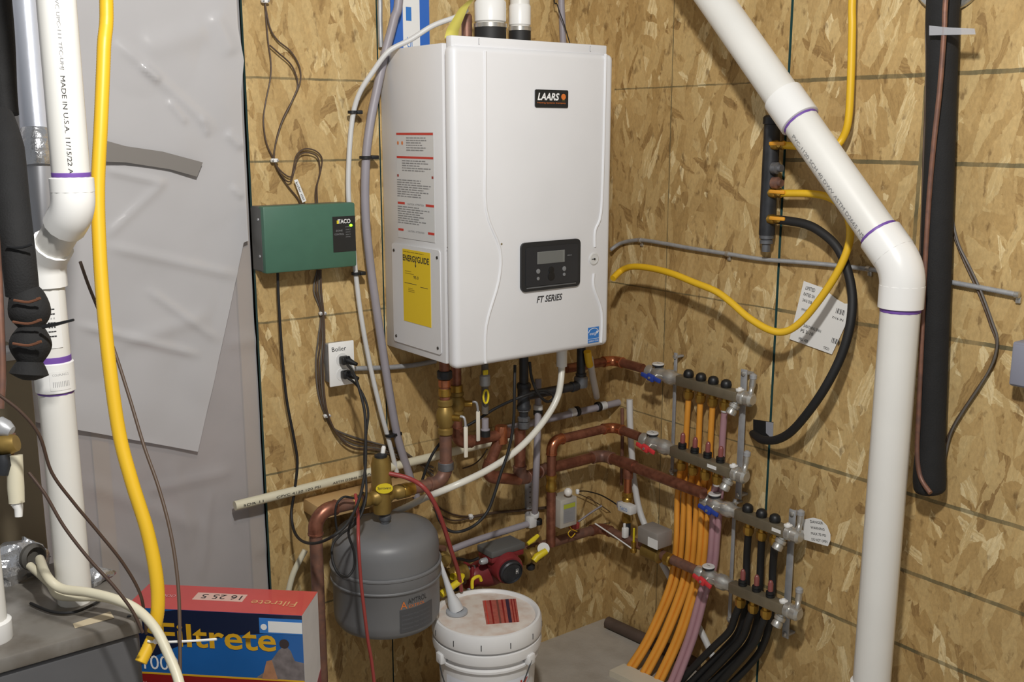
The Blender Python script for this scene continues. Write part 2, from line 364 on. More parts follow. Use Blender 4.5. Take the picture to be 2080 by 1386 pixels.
def text(parent, name, s, o, xd, yd, width, height, m, th=.0006, shear=0., warp=None, bold=0.):
    cu = bpy.data.curves.new(name, 'FONT'); cu.body = s; cu.shear = shear; cu.resolution_u = 3; cu.offset = bold
    ob = bpy.data.objects.new(name, cu); COL.objects.link(ob); dg = bpy.context.evaluated_depsgraph_get(); dg.update()
    me = bpy.data.meshes.new_from_object(ob.evaluated_get(dg)); bpy.data.objects.remove(ob); bpy.data.curves.remove(cu)
    me.name = name; me.materials.clear()
    xs = [v.co.x for v in me.vertices]; ys = [v.co.y for v in me.vertices]; x0, x1, y0, y1 = min(xs), max(xs), min(ys), max(ys)
    o = V(o); xd = V(xd).normalized(); yd = V(yd).normalized(); nn = xd.cross(yd)
    for v in me.vertices:
        a = (v.co.x-x0)/(x1-x0)*width; b = (v.co.y-y0)/(y1-y0)*height
        v.co = warp(a, b) if warp else o+xd*a+yd*b+nn*th
    bm = bmesh.new(); bm.from_mesh(me); bmesh.ops.dissolve_limit(bm, angle_limit=.01, verts=bm.verts[:], edges=bm.edges[:]); bmesh.ops.triangulate(bm, faces=bm.faces[:]); bm.to_mesh(me); bm.free()
    return finish(name, me, m, parent, smooth=0)
def plate(parent, name, o, xd, yd, wd, ht, m, th=.0008, **k):
    o = V(o); xd = V(xd).normalized(); yd = V(yd).normalized(); nn = xd.cross(yd)
    return build(MB().prism([o, o+xd*wd, o+xd*wd+yd*ht, o+yd*ht], nn*th), name, m, parent, smooth=0, **k)
def rplate(parent, name, o, xd, yd, wd, ht, rad, m, th=.002, smooth=30, **k):
    o = V(o); xd = V(xd).normalized(); yd = V(yd).normalized(); nn = xd.cross(yd); P = []
    for cx, cy, a0 in ((wd-rad, rad, -90), (wd-rad, ht-rad, 0), (rad, ht-rad, 90), (rad, rad, 180)):
        for j in range(5):
            a = math.radians(a0+90*j/4); P.append(o+xd*(cx+rad*math.cos(a))+yd*(cy+rad*math.sin(a)))
    return build(MB().prism(P, nn*th), name, m, parent, smooth=smooth, **k)
def scribble(parent, name, o, xd, yd, wd, rows, pitch, h, m, th=.0007, seed=1):
    """rows of small unreadable print: broken strips of ink, one mesh"""
    rnd = random.Random(seed); o = V(o); xd = V(xd).normalized(); yd = V(yd).normalized(); nn = xd.cross(yd); mb = MB()
    for i in range(rows):
        x = 0; end = wd*rnd.uniform(.55, 1)
        while x < end:
            l = rnd.uniform(.05, .16)*wd; l = min(l, end-x)
            q = o+xd*x-yd*(i*pitch); mb.add([q+nn*th, q+xd*l+nn*th, q+xd*l+yd*h+nn*th, q+yd*h+nn*th], [(0, 1, 2, 3)])
            x += l+.02*wd
    return build(mb, name, m, parent, smooth=0)
XD, YD, ZD = V((1, 0, 0)), V((0, 1, 0)), V((0, 0, 1)); MY = V((0, -1, 0)); MX = V((-1, 0, 0))
zl = lambda k: (8.85-k)*UNIT

# ================================================================== STRUCTURE
floor = build(MB().box((-1.6, -1.3, -.05), 3.5, 3.0, .1), 'floor', CONC, kind='structure', smooth=0)
wb = build(MB().box((-1.55, .13, 1.3), 3.3, .04, 2.6), 'wall_back', mat('sheathing', (92, 80, 64), .8), kind='structure', smooth=0)
wr = build(MB().box((.13, -1.15, 1.3), .04, 2.6, 2.6), 'wall_right', MATS['sheathing'], kind='structure', smooth=0)
XE = -1.2185                                        # free edge of the board beside the plastic sheet
def panel(parent, lo_, hi, face_mat, long_axis):
    mb = MB(); c = (V(lo_)+V(hi))/2; s = V(hi)-V(lo_); mb.box(c, s.x, s.y, s.z)
    mb.mi = [0]*6
    # box face order: -x,+x,-y,+y,-z,+z ; ends painted teal
    for i in ((0, 1) if long_axis == 0 else (2, 3)): mb.mi[i] = 1
    me = bpy.data.meshes.new('osb_panel'); me.from_pydata([tuple(p) for p in mb.v], [], mb.f); me.polygons.foreach_set('material_index', mb.mi)
    bm = bmesh.new(); bm.from_mesh(me); bmesh.ops.recalc_face_normals(bm, faces=bm.faces[:]); bm.to_mesh(me); bm.free()
    return finish('osb_panel', me, [face_mat, TEAL], parent, smooth=0)
o1 = osb('strand_board_a', 0, [zl(k) for k in (0, 1, 3, 5, 7)], [], .0027, 1.3, .8)
o2 = osb('strand_board_b', 0, [zl(k) for k in (3, 5)], [], .0022, 4.1, .5)
o3 = osb('strand_board_c', 1, [zl(k) for k in (0, 3, 5)], [-1.2*UNIT], .0022, 7.7, .75)
o4 = osb('strand_board_d', 1, [zl(k) for k in (0, 1, 3, 5, 6, 7)], [-5.22*UNIT], .005, 2.2, .85)
panel(wb, (XE, 0, .0), (-.8515, .012, 2.6), o1, 0)
panel(wb, (-.8475, 0, .0), (0, .012, 2.6), o2, 0)
panel(wr, (0, -.664, .0), (.012, 0, 2.6), o3, 1)
panel(wr, (0, -2.4, .0), (.012, -.672, 2.6), o4, 1)
# framing behind the boards and the sheet
for x in (-1.24, -.85, -.45, -.06): build(MB().box((x, .068, 1.3), .038, .09, 2.6), 'stud', WOOD, wb, smooth=0)
for x in (-1.62, -2.03, -2.44): build(MB().box((x, .068, 1.3), .038, .09, 2.6), 'stud', WOOD, wb, smooth=0)
for y in (-.02, -.668, -1.06): build(MB().box((.061, y, 1.3), .097, .038, 2.6), 'stud', WOOD, wr, smooth=0)
for x, w_ in ((-1.43, .341), (-1.825, .371), (-2.235, .371)): build(MB().rbox((x, .07, 1.3), w_, .085, 2.6, .006), 'insulation_batt', BATT, wb)
# plastic vapour sheet, with its stapled edge flapping over the board
def sheet(name, m, outline_r, xl, z0, z1, y0, amp, seed, nx=150, nz=220, creases=(), bot=None, **k):
    mb = MB(); vs = []; fs = []
    for j in range(nz+1):
        z = z0+(z1-z0)*j/nz; xr, zb = outline_r(z)
        for i in range(nx+1):
            u = i/nx; x = xl+(xr-xl)*u; z = z0+(z1-z0)*j/nz
            if bot: z = z+(bot(x)-z0)*(1-j/nz)
            nz_ = noise.noise(V((x*3.1, z*1.9, seed)))*1.0+noise.noise(V((x*9+z*4, z*7-x*3, seed+5)))*.45+abs(noise.noise(V((x*4-z*3, z*3+x*5, seed+9))))*.8
            y = y0-amp*nz_
            for (ax_, az_), (bx_, bz_), ch, cw in creases:
                dx_, dz_ = bx_-ax_, bz_-az_; L2_ = dx_*dx_+dz_*dz_; t_ = ((x-ax_)*dx_+(z-az_)*dz_)/L2_
                if -.05 < t_ < 1.05:
                    dd_ = ((x-ax_-dx_*t_)**2+(z-az_-dz_*t_)**2)
                    y -= ch*math.exp(-dd_/(cw*cw))*max(0, min(1, t_*6+.3, (1-t_)*6+.3))
            vs.append(V((x, y, z+zb*u)))
    for j in range(nz):
        for i in range(nx): a = j*(nx+1)+i; fs.append((a, a+1, a+nx+2, a+nx+1))
    mb.add(vs, fs); return build(mb, name, m, smooth=180, **k)
CR = []
for a_, b_, h_, w__ in (((240, 90), (430, 260), .006, .012), (((285, 135)), (320, 165), .008, .008), ((340, 205), (375, 250), .006, .007), ((215, 345), (330, 372), .005, .009), ((215, 500), (480, 560), .005, .012), ((330, 370), (215, 480), .004, .01),
                    ((160, 660), (400, 720), .006, .01), ((300, 590), (440, 690), .005, .01), ((420, 60), (290, 100), .006, .03), ((430, 30), (470, 110), .006, .02), ((405, 240), (420, 275), .006, .006), ((460, 270), (490, 300), .007, .01), ((470, 380), (490, 400), .006, .007), ((240, 700), (420, 640), .004, .02)):
    p_, q_ = B(*a_, 0), B(*b_, 0); CR.append(((p_.x, p_.z), (q_.x, q_.z), h_, w__))
CR2 = []
for a_, b_, h_, w__ in (((170, 980), (420, 1080), .005, .02), ((300, 1000), (470, 960), .005, .015), ((460, 700), (530, 690), .005, .02), ((430, 1000), (410, 1180), .004, .012), ((350, 940), (390, 1120), .004, .02), ((200, 1100), (330, 1170), .004, .02), ((480, 1050), (540, 1130), .005, .02)):
    p_, q_ = B(*a_, 0), B(*b_, 0); CR2.append(((p_.x, p_.z), (q_.x, q_.z), h_, w__))
sheet('vapour_sheet', VINYL, lambda z: (XE-.004, 0), -2.6, .0, 2.5, .012, .006, 2.2, creases=CR2, label='grey plastic vapour sheet stapled over the insulated wall framing', cat='sheet')
pA = B(497, 460, .015); pBt = B(405, 920, .015); pC = B(160, 875, .015)
def edge2(z):
    if z > pA.z:
        zt = B(520, 100, .015).z
        f = max(0, 1-abs(z-zt)/.075); return (pA.x+.012+.012*f, 0)
    t = (pA.z-z)/(pA.z-pBt.z); return (pA.x+(pBt.x-pA.x)*t, 0)
s2 = sheet('hanging_sheet', VINYL2, edge2, -2.3, pBt.z+.0, 2.5, -.004, .008, 6.1, creases=CR, bot=lambda x: pBt.z+(pC.z-pBt.z)*(x-pBt.x)/(pC.x-pBt.x), label='loose grey plastic sheet overlapping the vapour sheet, torn at its top corner', cat='sheet')
tp = [B(x, y, .022) for x, y in ((205, 283), (255, 297), (330, 308), (412, 330), (400, 359), (345, 344), (255, 330), (205, 328))]
build(MB().prism(tp, V((0, -.0006, 0))), 'tape_strip', TAPE, s2)

# ================================================================== BOILER
XL, XR, DF = -.846, -.323, .345
ZB, ZT = 1.080, 1.868
boiler = thing('wall_boiler', 'white wall-hung boiler with black control panel and badge on the front', 'boiler', ((XL+XR)/2, -DF/2, ZB))
mb = MB(); mb.rbox(((XL+XR)/2, -.149, (ZB+ZT)/2+.004), XR-XL-.004, .298, ZT-ZB+.006, .004)
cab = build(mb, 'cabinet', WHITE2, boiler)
mb = MB(); mb.rbox(((XL+XR)/2, -(DF-.0215), (ZB+ZT)/2-.003), XR-XL, .043, ZT-ZB+.006, .016, seg=4)
cover = build(mb, 'front_cover', WHITE, boiler)
mb = MB(); mb.rbox(((XL+XR)/2-.003, -.318, ZT+.008), XR-XL-.022, .024, .03, .003)
for fx in (.17, .86): mb.box((XL+(XR-XL)*fx, -.3305, ZT+.012), .002, .0015, .012)
build(mb, 'top_lip', WHITE, cover)
for fx in (.17, .86): build(MB().box((XL+(XR-XL)*fx, -.3302, ZT+.012), .0022, .0016, .014), 'lip_slot', DGREY, cover)
PF = DF+.0002
for pts in (((985, 104), (986, 300), (987, 425), (1015, 505), (1013, 570), (988, 660), (986, 738)),
            ((1230, 110), (1226, 300), (1221, 430), (1209, 468), (1208, 502)), ((1206, 556), (1206, 584), (1222, 634), (1221, 696))):
    build(MB().tube(smoothpath(PB(DF-.0005, *pts), 4), .0042, 8), 'pressed_ridge', WHITE, cover)
# badge
a = B(1086, 218, PF); b = B(1153, 181, PF); bw, bh = b.x-a.x, B(1120, 181, PF).z-B(1120, 217, PF).z
badge = rplate(boiler, 'badge', a, XD, ZD, bw, bh, .004, mat('badge_black', (30, 32, 34), .35), .003)
ba = a+MY*.003
text(badge, 'lettering', 'LAARS', ba+XD*bw*.06+ZD*bh*.40, XD, ZD, bw*.66, bh*.42, PRINTW, shear=.25, bold=.03)
text(badge, 'tagline', 'Heating Systems Company', ba+XD*bw*.06+ZD*bh*.20, XD, ZD, bw*.86, bh*.11, PRINTO)
mb = MB(); cc = ba+XD*bw*.85+ZD*bh*.62; mb.lathe(cc, MY, [(bh*.17, 0), (bh*.17, .0006)], 18); build(mb, 'orange_disc', PRINTO, badge)
mb = MB()
for i in range(3): mb.box(ba+XD*bw*.85+ZD*bh*(.42-.0+i*.035-.04)+MY*.0004, bh*(.24-.05*i), .0005, bh*.014)
build(mb, 'disc_lines', mat('olive_print', (120, 110, 60), .5), badge)
# control panel
a = B(1056, 586, PF); wd = B(1176, 540, PF).x-a.x; ht = B(1116, 489, PF).z-B(1116, 587, PF).z
a.z = B(1116, 587, PF).z
cpl = rplate(boiler, 'control_panel', a, XD, ZD, wd, ht, .014, mat('panel_black', (38, 40, 43), .4), .006)
ca = a+MY*.006
rplate(cpl, 'panel_face', ca+XD*wd*.07+ZD*ht*.10, XD, ZD, wd*.88, ht*.80, .006, mat('panel_face_black', (44, 46, 50), .3), .0012)
cf = ca+MY*.0013
plate(cpl, 'display_bezel', cf+XD*wd*.255+ZD*ht*.545, XD, ZD, wd*.46, ht*.25, mat('bezel_grey', (120, 122, 120), .4), .0008)
plate(cpl, 'display', cf+XD*wd*.27+ZD*ht*.56+MY*.0008, XD, ZD, wd*.41, ht*.22, LCD, .0004)
for fx, fz, r in ((.27, .40, .05), (.49, .40, .07), (.71, .40, .05), (.27, .25, .035), (.49, .27, .09), (.71, .28, .035)):
    m = BLACK if r > .06 else mat('icon_grey', (126, 128, 130), .5)
    build(MB().lathe(cf+XD*wd*fx+ZD*ht*fz, MY, [(ht*r, 0), (ht*r, .0012), (ht*r*.7, .0016)], 14), 'button', m, cpl)
text(cpl, 'icon_label', 'status', cf+XD*wd*.76+ZD*ht*.66, XD, ZD, wd*.08, ht*.03, mat('icon_grey', (126, 128, 130), .5))
build(MB().rbox(cf+XD*wd*.5+ZD*ht*.07, wd*.84, .002, ht*.03, .001), 'panel_lip', mat('lip_grey', (92, 94, 96), .3), cpl)
# series lettering
a = B(1090, 616, PF); w2 = B(1142, 605, PF).x-a.x
text(boiler, 'series_lettering', 'FT SERIES', a, XD, ZD, w2, .018, PRINT, shear=.25, bold=.02)
# gauge
g = B(1206, 526, PF)
gg = build(MB().lathe(g, MY, [(.0165, 0), (.0165, .002), (.013, .003), (.0125, .0022), (.0, .0022)], 24), 'pressure_gauge', GUNM, boiler)
build(MB().lathe(g+MY*.003, MY, [(.0026, 0), (.0026, .002)], 10), 'gauge_hub', BLACK, gg)
build(MB().box(g+MY*.0036+MX*.005, .01, .0008, .0012), 'gauge_needle', BLACK, gg)
# blue efficiency label
a = B(1194, 698, PF); w2 = B(1216, 690, PF).x-a.x; h2 = .044
es = plate(boiler, 'efficiency_label', a, XD, ZD, w2, h2, PRINTB)
arc = [a+MY*.001+XD*(w2*.5-w2*.45*math.cos(t))+ZD*(h2*.66+h2*.27*math.sin(t)) for t in [math.pi*i/14 for i in range(15)]]
build(MB().tube(arc, .0008, 5), 'label_arc', PRINTW, es)
text(es, 'label_script', 'energy', a+XD*w2*.1+ZD*h2*.45, XD, V((.3, 0, 1)), w2*.66, h2*.2, PRINTW, th=.0012)
st = [a+MY*.001+XD*w2*.82+ZD*h2*.66+(XD*math.sin(q)+ZD*math.cos(q))*(.0055 if i % 2 == 0 else .0023) for i, q in enumerate([2*math.pi*j/10 for j in range(10)])]
build(MB().prism(st, MY*.0003), 'label_star', PRINTW, es)
text(es, 'label_name', 'ENERGY STAR', a+XD*w2*.06+ZD*h2*.07, XD, ZD, w2*.88, h2*.1, PRINTW, th=.0012)
plate(es, 'label_rule', a+MY*.0008+ZD*h2*.25, XD, ZD, w2, h2*.02, PRINTW, .0003)
# chips in the paint
for px, py in ((1019, 496),): build(MB().lathe(B(px, py, PF), MY, [(.003, 0), (.002, .0004)], 7), 'paint_chip', mat('chip_brown', (120, 104, 70), .7), cover)
# left side: access panel, screws, labels
sx = XL+.0015
def S(px, py, off=.0): return XP(px, py, sx-off)
a = S(802, 692); b = S(796, 493); c = S(898, 728)
pw = a.y-c.y; ph = b.z-a.z
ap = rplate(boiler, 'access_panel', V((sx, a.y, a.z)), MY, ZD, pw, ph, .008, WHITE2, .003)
for fy, fz in ((.05, .93), (.95, .93), (.06, .06), (.94, .06)):
    build(MB().lathe(V((sx-.003, a.y-pw*fy, a.z+ph*fz)), MX, [(.0042, 0), (.0036, .0018), (.001, .0022)], 10), 'screw', mat('dark_screw', (70, 68, 66), .4, .6), ap)
ya = XP(821, 651, sx-.003); yb = XP(874, 520, sx-.003); yw = ya.y-yb.y; yh = XP(818, 505, sx-.003).z-ya.z
yl = plate(ap, 'yellow_guide_label', ya, MY, ZD, yw, yh, YLAB)
yo = ya+MX*.0008
text(yl, 'guide_heading', 'ENERGYGUIDE', yo+MY*yw*.02+ZD*yh*.84, MY, ZD, yw*.94, yh*.085, PRINT, bold=.02)
mb = MB(); q = yo+MX*.0004+MY*yw*.48
mb.add([q+ZD*yh*.80+MY*-.004, q+ZD*yh*.77, q+ZD*yh*.80+MY*.004], [(0, 1, 2)]); mb.add([q+ZD*yh*.80+MY*-.0015, q+ZD*yh*.80+MY*.0015, q+ZD*yh*.86+MY*.0015, q+ZD*yh*.86+MY*-.0015], [(0, 1, 2, 3)])
build(mb, 'guide_arrow', PRINT, yl, smooth=0)
text(yl, 'guide_value', '95.0', yo+MY*yw*.40+ZD*yh*.615, MY, ZD, yw*.18, yh*.04, PRINT)
plate(yl, 'guide_rule', yo+MY*yw*.06+ZD*yh*.535, MY, ZD, yw*.44, yh*.006, PRINT, .0004)
plate(yl, 'guide_rule', yo+MY*yw*.64+ZD*yh*.515, MY, ZD, yw*.26, yh*.006, PRINT, .0004)
scribble(yl, 'guide_print', yo+MY*yw*.10+ZD*yh*.70, MY, ZD, yw*.34, 2, yh*.03, yh*.006, mat('olive_fine_print', (130, 112, 40), .6), seed=3)
scribble(yl, 'guide_print', yo+MY*yw*.20+ZD*yh*.47, MY, ZD, yw*.25, 3, yh*.022, yh*.006, MATS['olive_fine_print'], seed=4)
scribble(yl, 'guide_print', yo+MY*yw*.03+ZD*yh*.965, MY, ZD, yw*.9, 1, yh*.02, yh*.006, MATS['olive_fine_print'], seed=5)
# printed warning block above it
wa = S(805, 274, .001); wz = lambda py: S(842, py).z
wl = wa.y-S(880, 274).y; yst = wa.y
lab = plate(boiler, 'warning_label', V((sx-.0002, yst+.002, wz(487))), MY, ZD, wl+.004, wz(268)-wz(487), mat('clear_label', (208, 208, 208), .3), .0006)
lx = sx-.0009
for py in (272, 320): plate(lab, 'red_bar', V((lx, yst, wz(py+2.5))), MY, ZD, wl, .0055, PRINTR, .0003)
for py, w1, w3 in ((415, .2, .22), (470, .15, .17)):
    plate(lab, 'red_bar', V((lx, yst, wz(py+2.5))), MY, ZD, wl*w1, .006, PRINTR, .0003)
    plate(lab, 'red_bar', V((lx, yst-wl*(1-w3), wz(py+2.5))), MY, ZD, wl*w3, .006, PRINTR, .0003)
    text(lab, 'label_heading', 'CAUTION / ATTENTION', V((lx, yst-wl*.28, wz(py+2.5))), MY, ZD, wl*.45, .0045, PRINTG)
for fy in (0, .95): plate(lab, 'red_mark', V((lx, yst-wl*fy, wz(361))), MY, ZD, wl*.045, .006, mat('maroon_print', (150, 60, 56), .6), .0003)
for i in range(2): build(MB().ball(V((lx, yst-wl*(.04+.12*i), wz(291))), .0045, 8, (.1, 1, 1.2)), 'pictogram', PRINTO, lab)
scribble(lab, 'fine_print', V((lx, yst-wl*.28, wz(281))), MY, ZD, wl*.7, 6, .0062, .0022, PRINTG, seed=11)
scribble(lab, 'fine_print', V((lx, yst-wl*.15, wz(328))), MY, ZD, wl*.84, 5, .0062, .0022, PRINTG, seed=12)
scribble(lab, 'fine_print', V((lx, yst, wz(368))), MY, ZD, wl, 8, .006, .0022, PRINTG, seed=13)
scribble(lab, 'fine_print', V((lx, yst, wz(423))), MY, ZD, wl, 8, .006, .0022, PRINTG, seed=14)
for px, py in ((909, 503),): build(MB().lathe(S(px, py), MX, [(.002, 0), (.002, .0006)], 8), 'side_hole', DGREY, cab)

# ---- vents on top of the boiler
def vent(px, dpx, d, label):
    c = B(px, 30, d); t = dep(c); r = dpx*t/FPX/2; z0 = ZT+.006
    o = thing('boiler_vent_pipe', label, 'pipe', (c.x, -d, z0), 'vent pipes on top of the boiler')
    build(MB().lathe((c.x, -d, z0), ZD, [(r*1.05, 0), (r*1.05, .062), (r*.99, .068)], 24), 'rubber_boot', BLACKR, o)
    build(MB().lathe((c.x, -d, z0+.058), ZD, [(r*1.0, 0), (r*1.09, .001), (r*1.09, .011), (r*1.0, .012)], 24), 'hose_clamp', CHROME, o)
    build(MB().lathe((c.x, -d, z0+.068), ZD, [(r*.93, 0), (r*.93, .45)], 24), 'pipe', PVC, o)
    build(MB().lathe((c.x, -d, z0+.072), ZD, [(r*.94, 0), (r*1.04, .003), (r*1.04, .05), (r*.95, .055)], 24), 'collar', PVCF, o)
vent(996, 62, .17, 'thicker white vent pipe in a black rubber boot on boiler top')
vent(1056, 43, .15, 'thinner white vent pipe in a black rubber boot on boiler top')
bp = B(948, 45, .13); o = thing('brass_relief_fitting', 'brown copper stub with dark cap behind the yellow tag on boiler top', 'fitting', (bp.x, bp.y, ZT))
build(MB().lathe((bp.x, bp.y, ZT+.005), ZD, [(.014, 0), (.014, .09), (.011, .095)], 14), 'stub', COPPERD, o)
build(MB().lathe((bp.x, bp.y, ZT+.005), ZD, [(.022, 0), (.022, .03), (.014, .034)], 14), 'collar', DGREY, o)
# yellow green tag curling over the edge
l = [((903, 76), (930, 78)), ((908, 58), (932, 62)), ((920, 38), (940, 42)), ((932, 18), (951, 14)), ((950, 2), (966, -6))]
mb = MB(); vs = []
for i, (p, q) in enumerate(l): d = .29-.03*i; vs += [B(*p, d), B(*q, d)]
mb.add(vs, [(2*i, 2*i+1, 2*i+3, 2*i+2) for i in range(4)]); tg = build(mb, 'paper_tag', YGRN, label='yellow green paper tag hanging at top corner of boiler', cat='tag')
sm = tg.modifiers.new('thickness', 'SOLIDIFY'); sm.thickness = .0012
# card, conduit and wires on the wall behind the boiler top
cdz = B(795, 78, .004); cdw = B(872, 60, .004).x-cdz.x
card = plate(None, 'wall_card', V((cdz.x, -.001, 1.84)), XD, ZD, cdw, .4, BLUEC, .004, label='blue and white printed card on the wall behind the boiler', cat='sign')
plate(card, 'white_field', V((cdz.x+cdw*.30, -.005, 1.855)), XD, ZD, cdw*.44, .38, PAPER, .0006)
plate(card, 'blue_block', V((cdz.x+cdw*.38, -.0056, 1.955)), XD, ZD, cdw*.14, .035, PRINTB, .0004)
text(card, 'print', 'UL', V((cdz.x+cdw*.40, -.0056, 1.885)), XD, ZD, cdw*.18, .028, PRINTB)
hose('steel_conduit', [B(771, -40, .012)+ZD*.45]+PB(.012, (771, -40), (772, 40), (774, 96)), .0065, STEEL, 'thin steel conduit on the wall beside blue card', 'conduit')
hose('grey_conduit', [B(1140, -40, .02)+ZD*.45]+PB(.02, (1140, -40), (1142, 40), (1144, 90)), .010, GREYP, 'grey plastic conduit rising behind the right half of boiler', 'conduit')
hose('thin_black_wire', [B(1116, -60, .05)+ZD*.4]+PB(.05, (1124, -30), (1132, 10), (1146, 50), (1158, 90)), .0016, BLACK, 'thin black wire in front of the grey conduit above boiler', 'wire')

# ================================================================== BACK WALL: controls, outlet, tubes
# green pump relay box
gx0 = B(512, 480, 0).x; gd = .069; gx1 = B(722, 480, gd).x; gz1 = B(640, 415, gd).z; gz0 = B(640, 548, gd).z
gb = thing('relay_box', 'green metal relay box with black label and lit green light', 'control box', ((gx0+gx1)/2, -gd/2, gz0))
build(MB().rbox(((gx0+gx1)/2, -.022, (gz0+gz1)/2), gx1-gx0-.003, .044, gz1-gz0-.003, .003), 'back_box', GREYB, gb)
gc = build(MB().rbox(((gx0+gx1)/2, -.058, (gz0+gz1)/2), gx1-gx0, .030, gz1-gz0, .005), 'cover', GREEN, gb)
build(MB().box((gx0-.0004, -.03, (gz0+gz1)/2), .001, .058, gz1-gz0-.012), 'side_plate', GREYB, gb)
for fz in (.25, .8): build(MB().lathe((gx0-.0008, -.045, gz0+(gz1-gz0)*fz), MX, [(.004, 0), (.003, .002)], 10), 'side_screw', STEEL, gb)
a = B(676, 513, gd); lw_ = gx1-.002-a.x; lh = B(700, 439, gd).z-B(700, 511, gd).z
lb = plate(gb, 'black_label', V((a.x, -gd-.004, B(700, 511, gd).z)), XD, ZD, lw_, lh, mat('label_black', (34, 34, 34), .4))
q = V((a.x, -gd-.0048, B(700, 511, gd).z))
text(lb, 'brand_lettering', 'TACO', q+XD*lw_*.22+ZD*lh*.80, XD, ZD, lw_*.56, lh*.12, PRINTW, bold=.02)
text(lb, 'model_lettering', 'ZONE', q+XD*lw_*.12+ZD*lh*.58, XD, ZD, lw_*.3, lh*.05, PRINTG)
text(lb, 'model_lettering', 'CONTROL', q+XD*lw_*.06+ZD*lh*.48, XD, ZD, lw_*.42, lh*.05, PRINTG)
plate(lb, 'logo_flash', q+XD*lw_*.18+ZD*lh*.80, XD, ZD, lw_*.09, lh*.09, YPLAS, .0004)
for i, nm in enumerate(('power', 'zone 1', 'zone 2', 'zone 3', 'priority')): text(lb, 'light_caption', nm, q+XD*lw_*.56+ZD*lh*(.68-.07*i), XD, ZD, lw_*.2, lh*.035, PRINTG)
build(MB().ball(q+XD*lw_*.80+ZD*lh*.735+MY*.0005, .0045, 10, (1, .5, .8)), 'green_light', LED, lb)
# thermostat wires above it
def wire(pts, r=.0020, m=None, label=None, grp=None, d=.008, wall='b', name='thermostat_wire', n=6, k=5):
    p = (PB if wall == 'b' else PR)(d, *pts); return hose(name, p, r, m or BROWNW, label, 'wire', grp, n=n, k=k)
GW = 'wires looping above the green box'
wire([(536, -12), (539, 20), (544, 80), (550, 125), (549, 160), (540, 205), (535, 245), (541, 290), (555, 322), (566, 350), (586, 380), (604, 402), (612, 420)], label='brown thermostat wire running straight down the board to the green box', grp=GW)
wire([(538, 4), (548, 55), (564, 82), (590, 104), (608, 135), (610, 165), (596, 200), (576, 238), (562, 280), (557, 322), (568, 345), (590, 360), (596, 340), (602, 316), (618, 303), (640, 306), (654, 322), (650, 352), (641, 385), (641, 412)], label='brown thermostat wire that bulges right then loops above the green box', grp=GW, d=.011)
wire([(548, 92), (566, 108), (590, 130), (602, 155), (604, 178), (590, 212), (572, 250), (560, 292), (557, 326), (576, 362), (590, 368), (598, 345), (606, 318), (622, 310), (644, 318), (650, 345), (644, 378), (645, 412)], label='brown thermostat wire branching off high up and looping above the green box', grp=GW, d=.014)
def staple(px, py, wall='b', d=.012, label='', grp='white cable staples', s=.018, h=.010):
    P = (B if wall == 'b' else R)(px, py, d); ax = (XD, YD, ZD) if wall == 'b' else (YD, XD, ZD)
    o = thing('cable_staple', label, 'staple', P-ZD*h/2, grp)
    build(MB().rbox(P, s, .012, h, .003, ax), 'bridge', STAPLE, o)
    n_ = MY if wall == 'b' else MX
    for e in (-1, 1): build(MB().lathe(P+ax[0]*(e*s*.36)-n_*.010, n_, [(.0016, 0), (.0016, .018), (.0028, .0182), (.002, .0195)], 8), 'nail', STEEL, o)
staple(557, 326, label='white cable staple on the wires above the green box')
staple(538, 2, label='white cable staple holding wires at the top of the board')
staple(655, 637, label='white cable staple on the wire bundle beneath the green box')
staple(664, 845, label='white cable staple on the wire bundle beneath the outlet')
tagp = [B(x, y, .017) for x, y in ((597, 366), (604, 364), (622, 408), (614, 412))]
tg = build(MB().prism(tagp, V((0, -.0012, 0))), 'wire_tag', PAPER, label='small white paper tag on the wires entering the green box', cat='tag')
text(tg, 'tag_print', 'boiler stat', B(600, 371, .0184), B(616, 408, .0184)-B(600, 371, .0184), B(608, 405, .0184)-B(600, 409, .0184), .05, .006, PRINT)
# wire bundle below the box
GB = 'wire bundle below the green box'
for i, (dx, dd) in enumerate(((-5, .005), (-1, .0105), (3, .016), (6, .0215))):
    ba = [(648+dx*.6, 548), (644+dx*1.4, 590), (654+dx*.5, 635), (652+dx*1.2, 690), (648+dx*1.3, 740), (652+dx*1.1, 800), (664+dx*.5, 845), (682+dx, 878+dx*1.5), (718, 898+dx*2), (768, 908+dx*1.2), (820+dx, 925+dx*2), (848+dx, 938+dx), (880, 960+dx*2)]
    wire(ba, .0026, BROWNW if i % 2 else GREYW, 'brown cable in the bundle hanging from the green box, stapled twice', GB, d=dd)
# wall outlet
od = .046; oa = B(670, 787, od); ow = B(721, 780, od).x-oa.x; oz0 = B(696, 783, od).z; oz1 = B(696, 694, od).z
ob = thing('outlet', 'white outlet plate with handwritten word and two black plugs', 'outlet', (oa.x+ow/2, -.02, oz0))
build(MB().rbox((oa.x+ow/2, -.021, (oz0+oz1)/2), ow*.82, .042, (oz1-oz0)*.88, .004), 'surface_box', STEEL, ob)
pl = build(MB().rbox((oa.x+ow/2, -od+.001, (oz0+oz1)/2), ow, .006, oz1-oz0, .003), 'cover_plate', mat('outlet_white', (236, 236, 234), .35), ob)
oc = V((oa.x, -od-.002, oz0)); oh = oz1-oz0
text(pl, 'handwriting', 'Boiler', oc+XD*ow*.12+ZD*oh*.80, XD, V((-.08, 0, 1)), ow*.56, oh*.10, PRINT)
for fz in (.60, .26):
    build(MB().lathe(oc+XD*ow*.5+ZD*oh*fz, MY, [(ow*.24, -.001), (ow*.24, .0012)], 20), 'receptacle', mat('outlet_white2', (226, 226, 224), .35), ob)
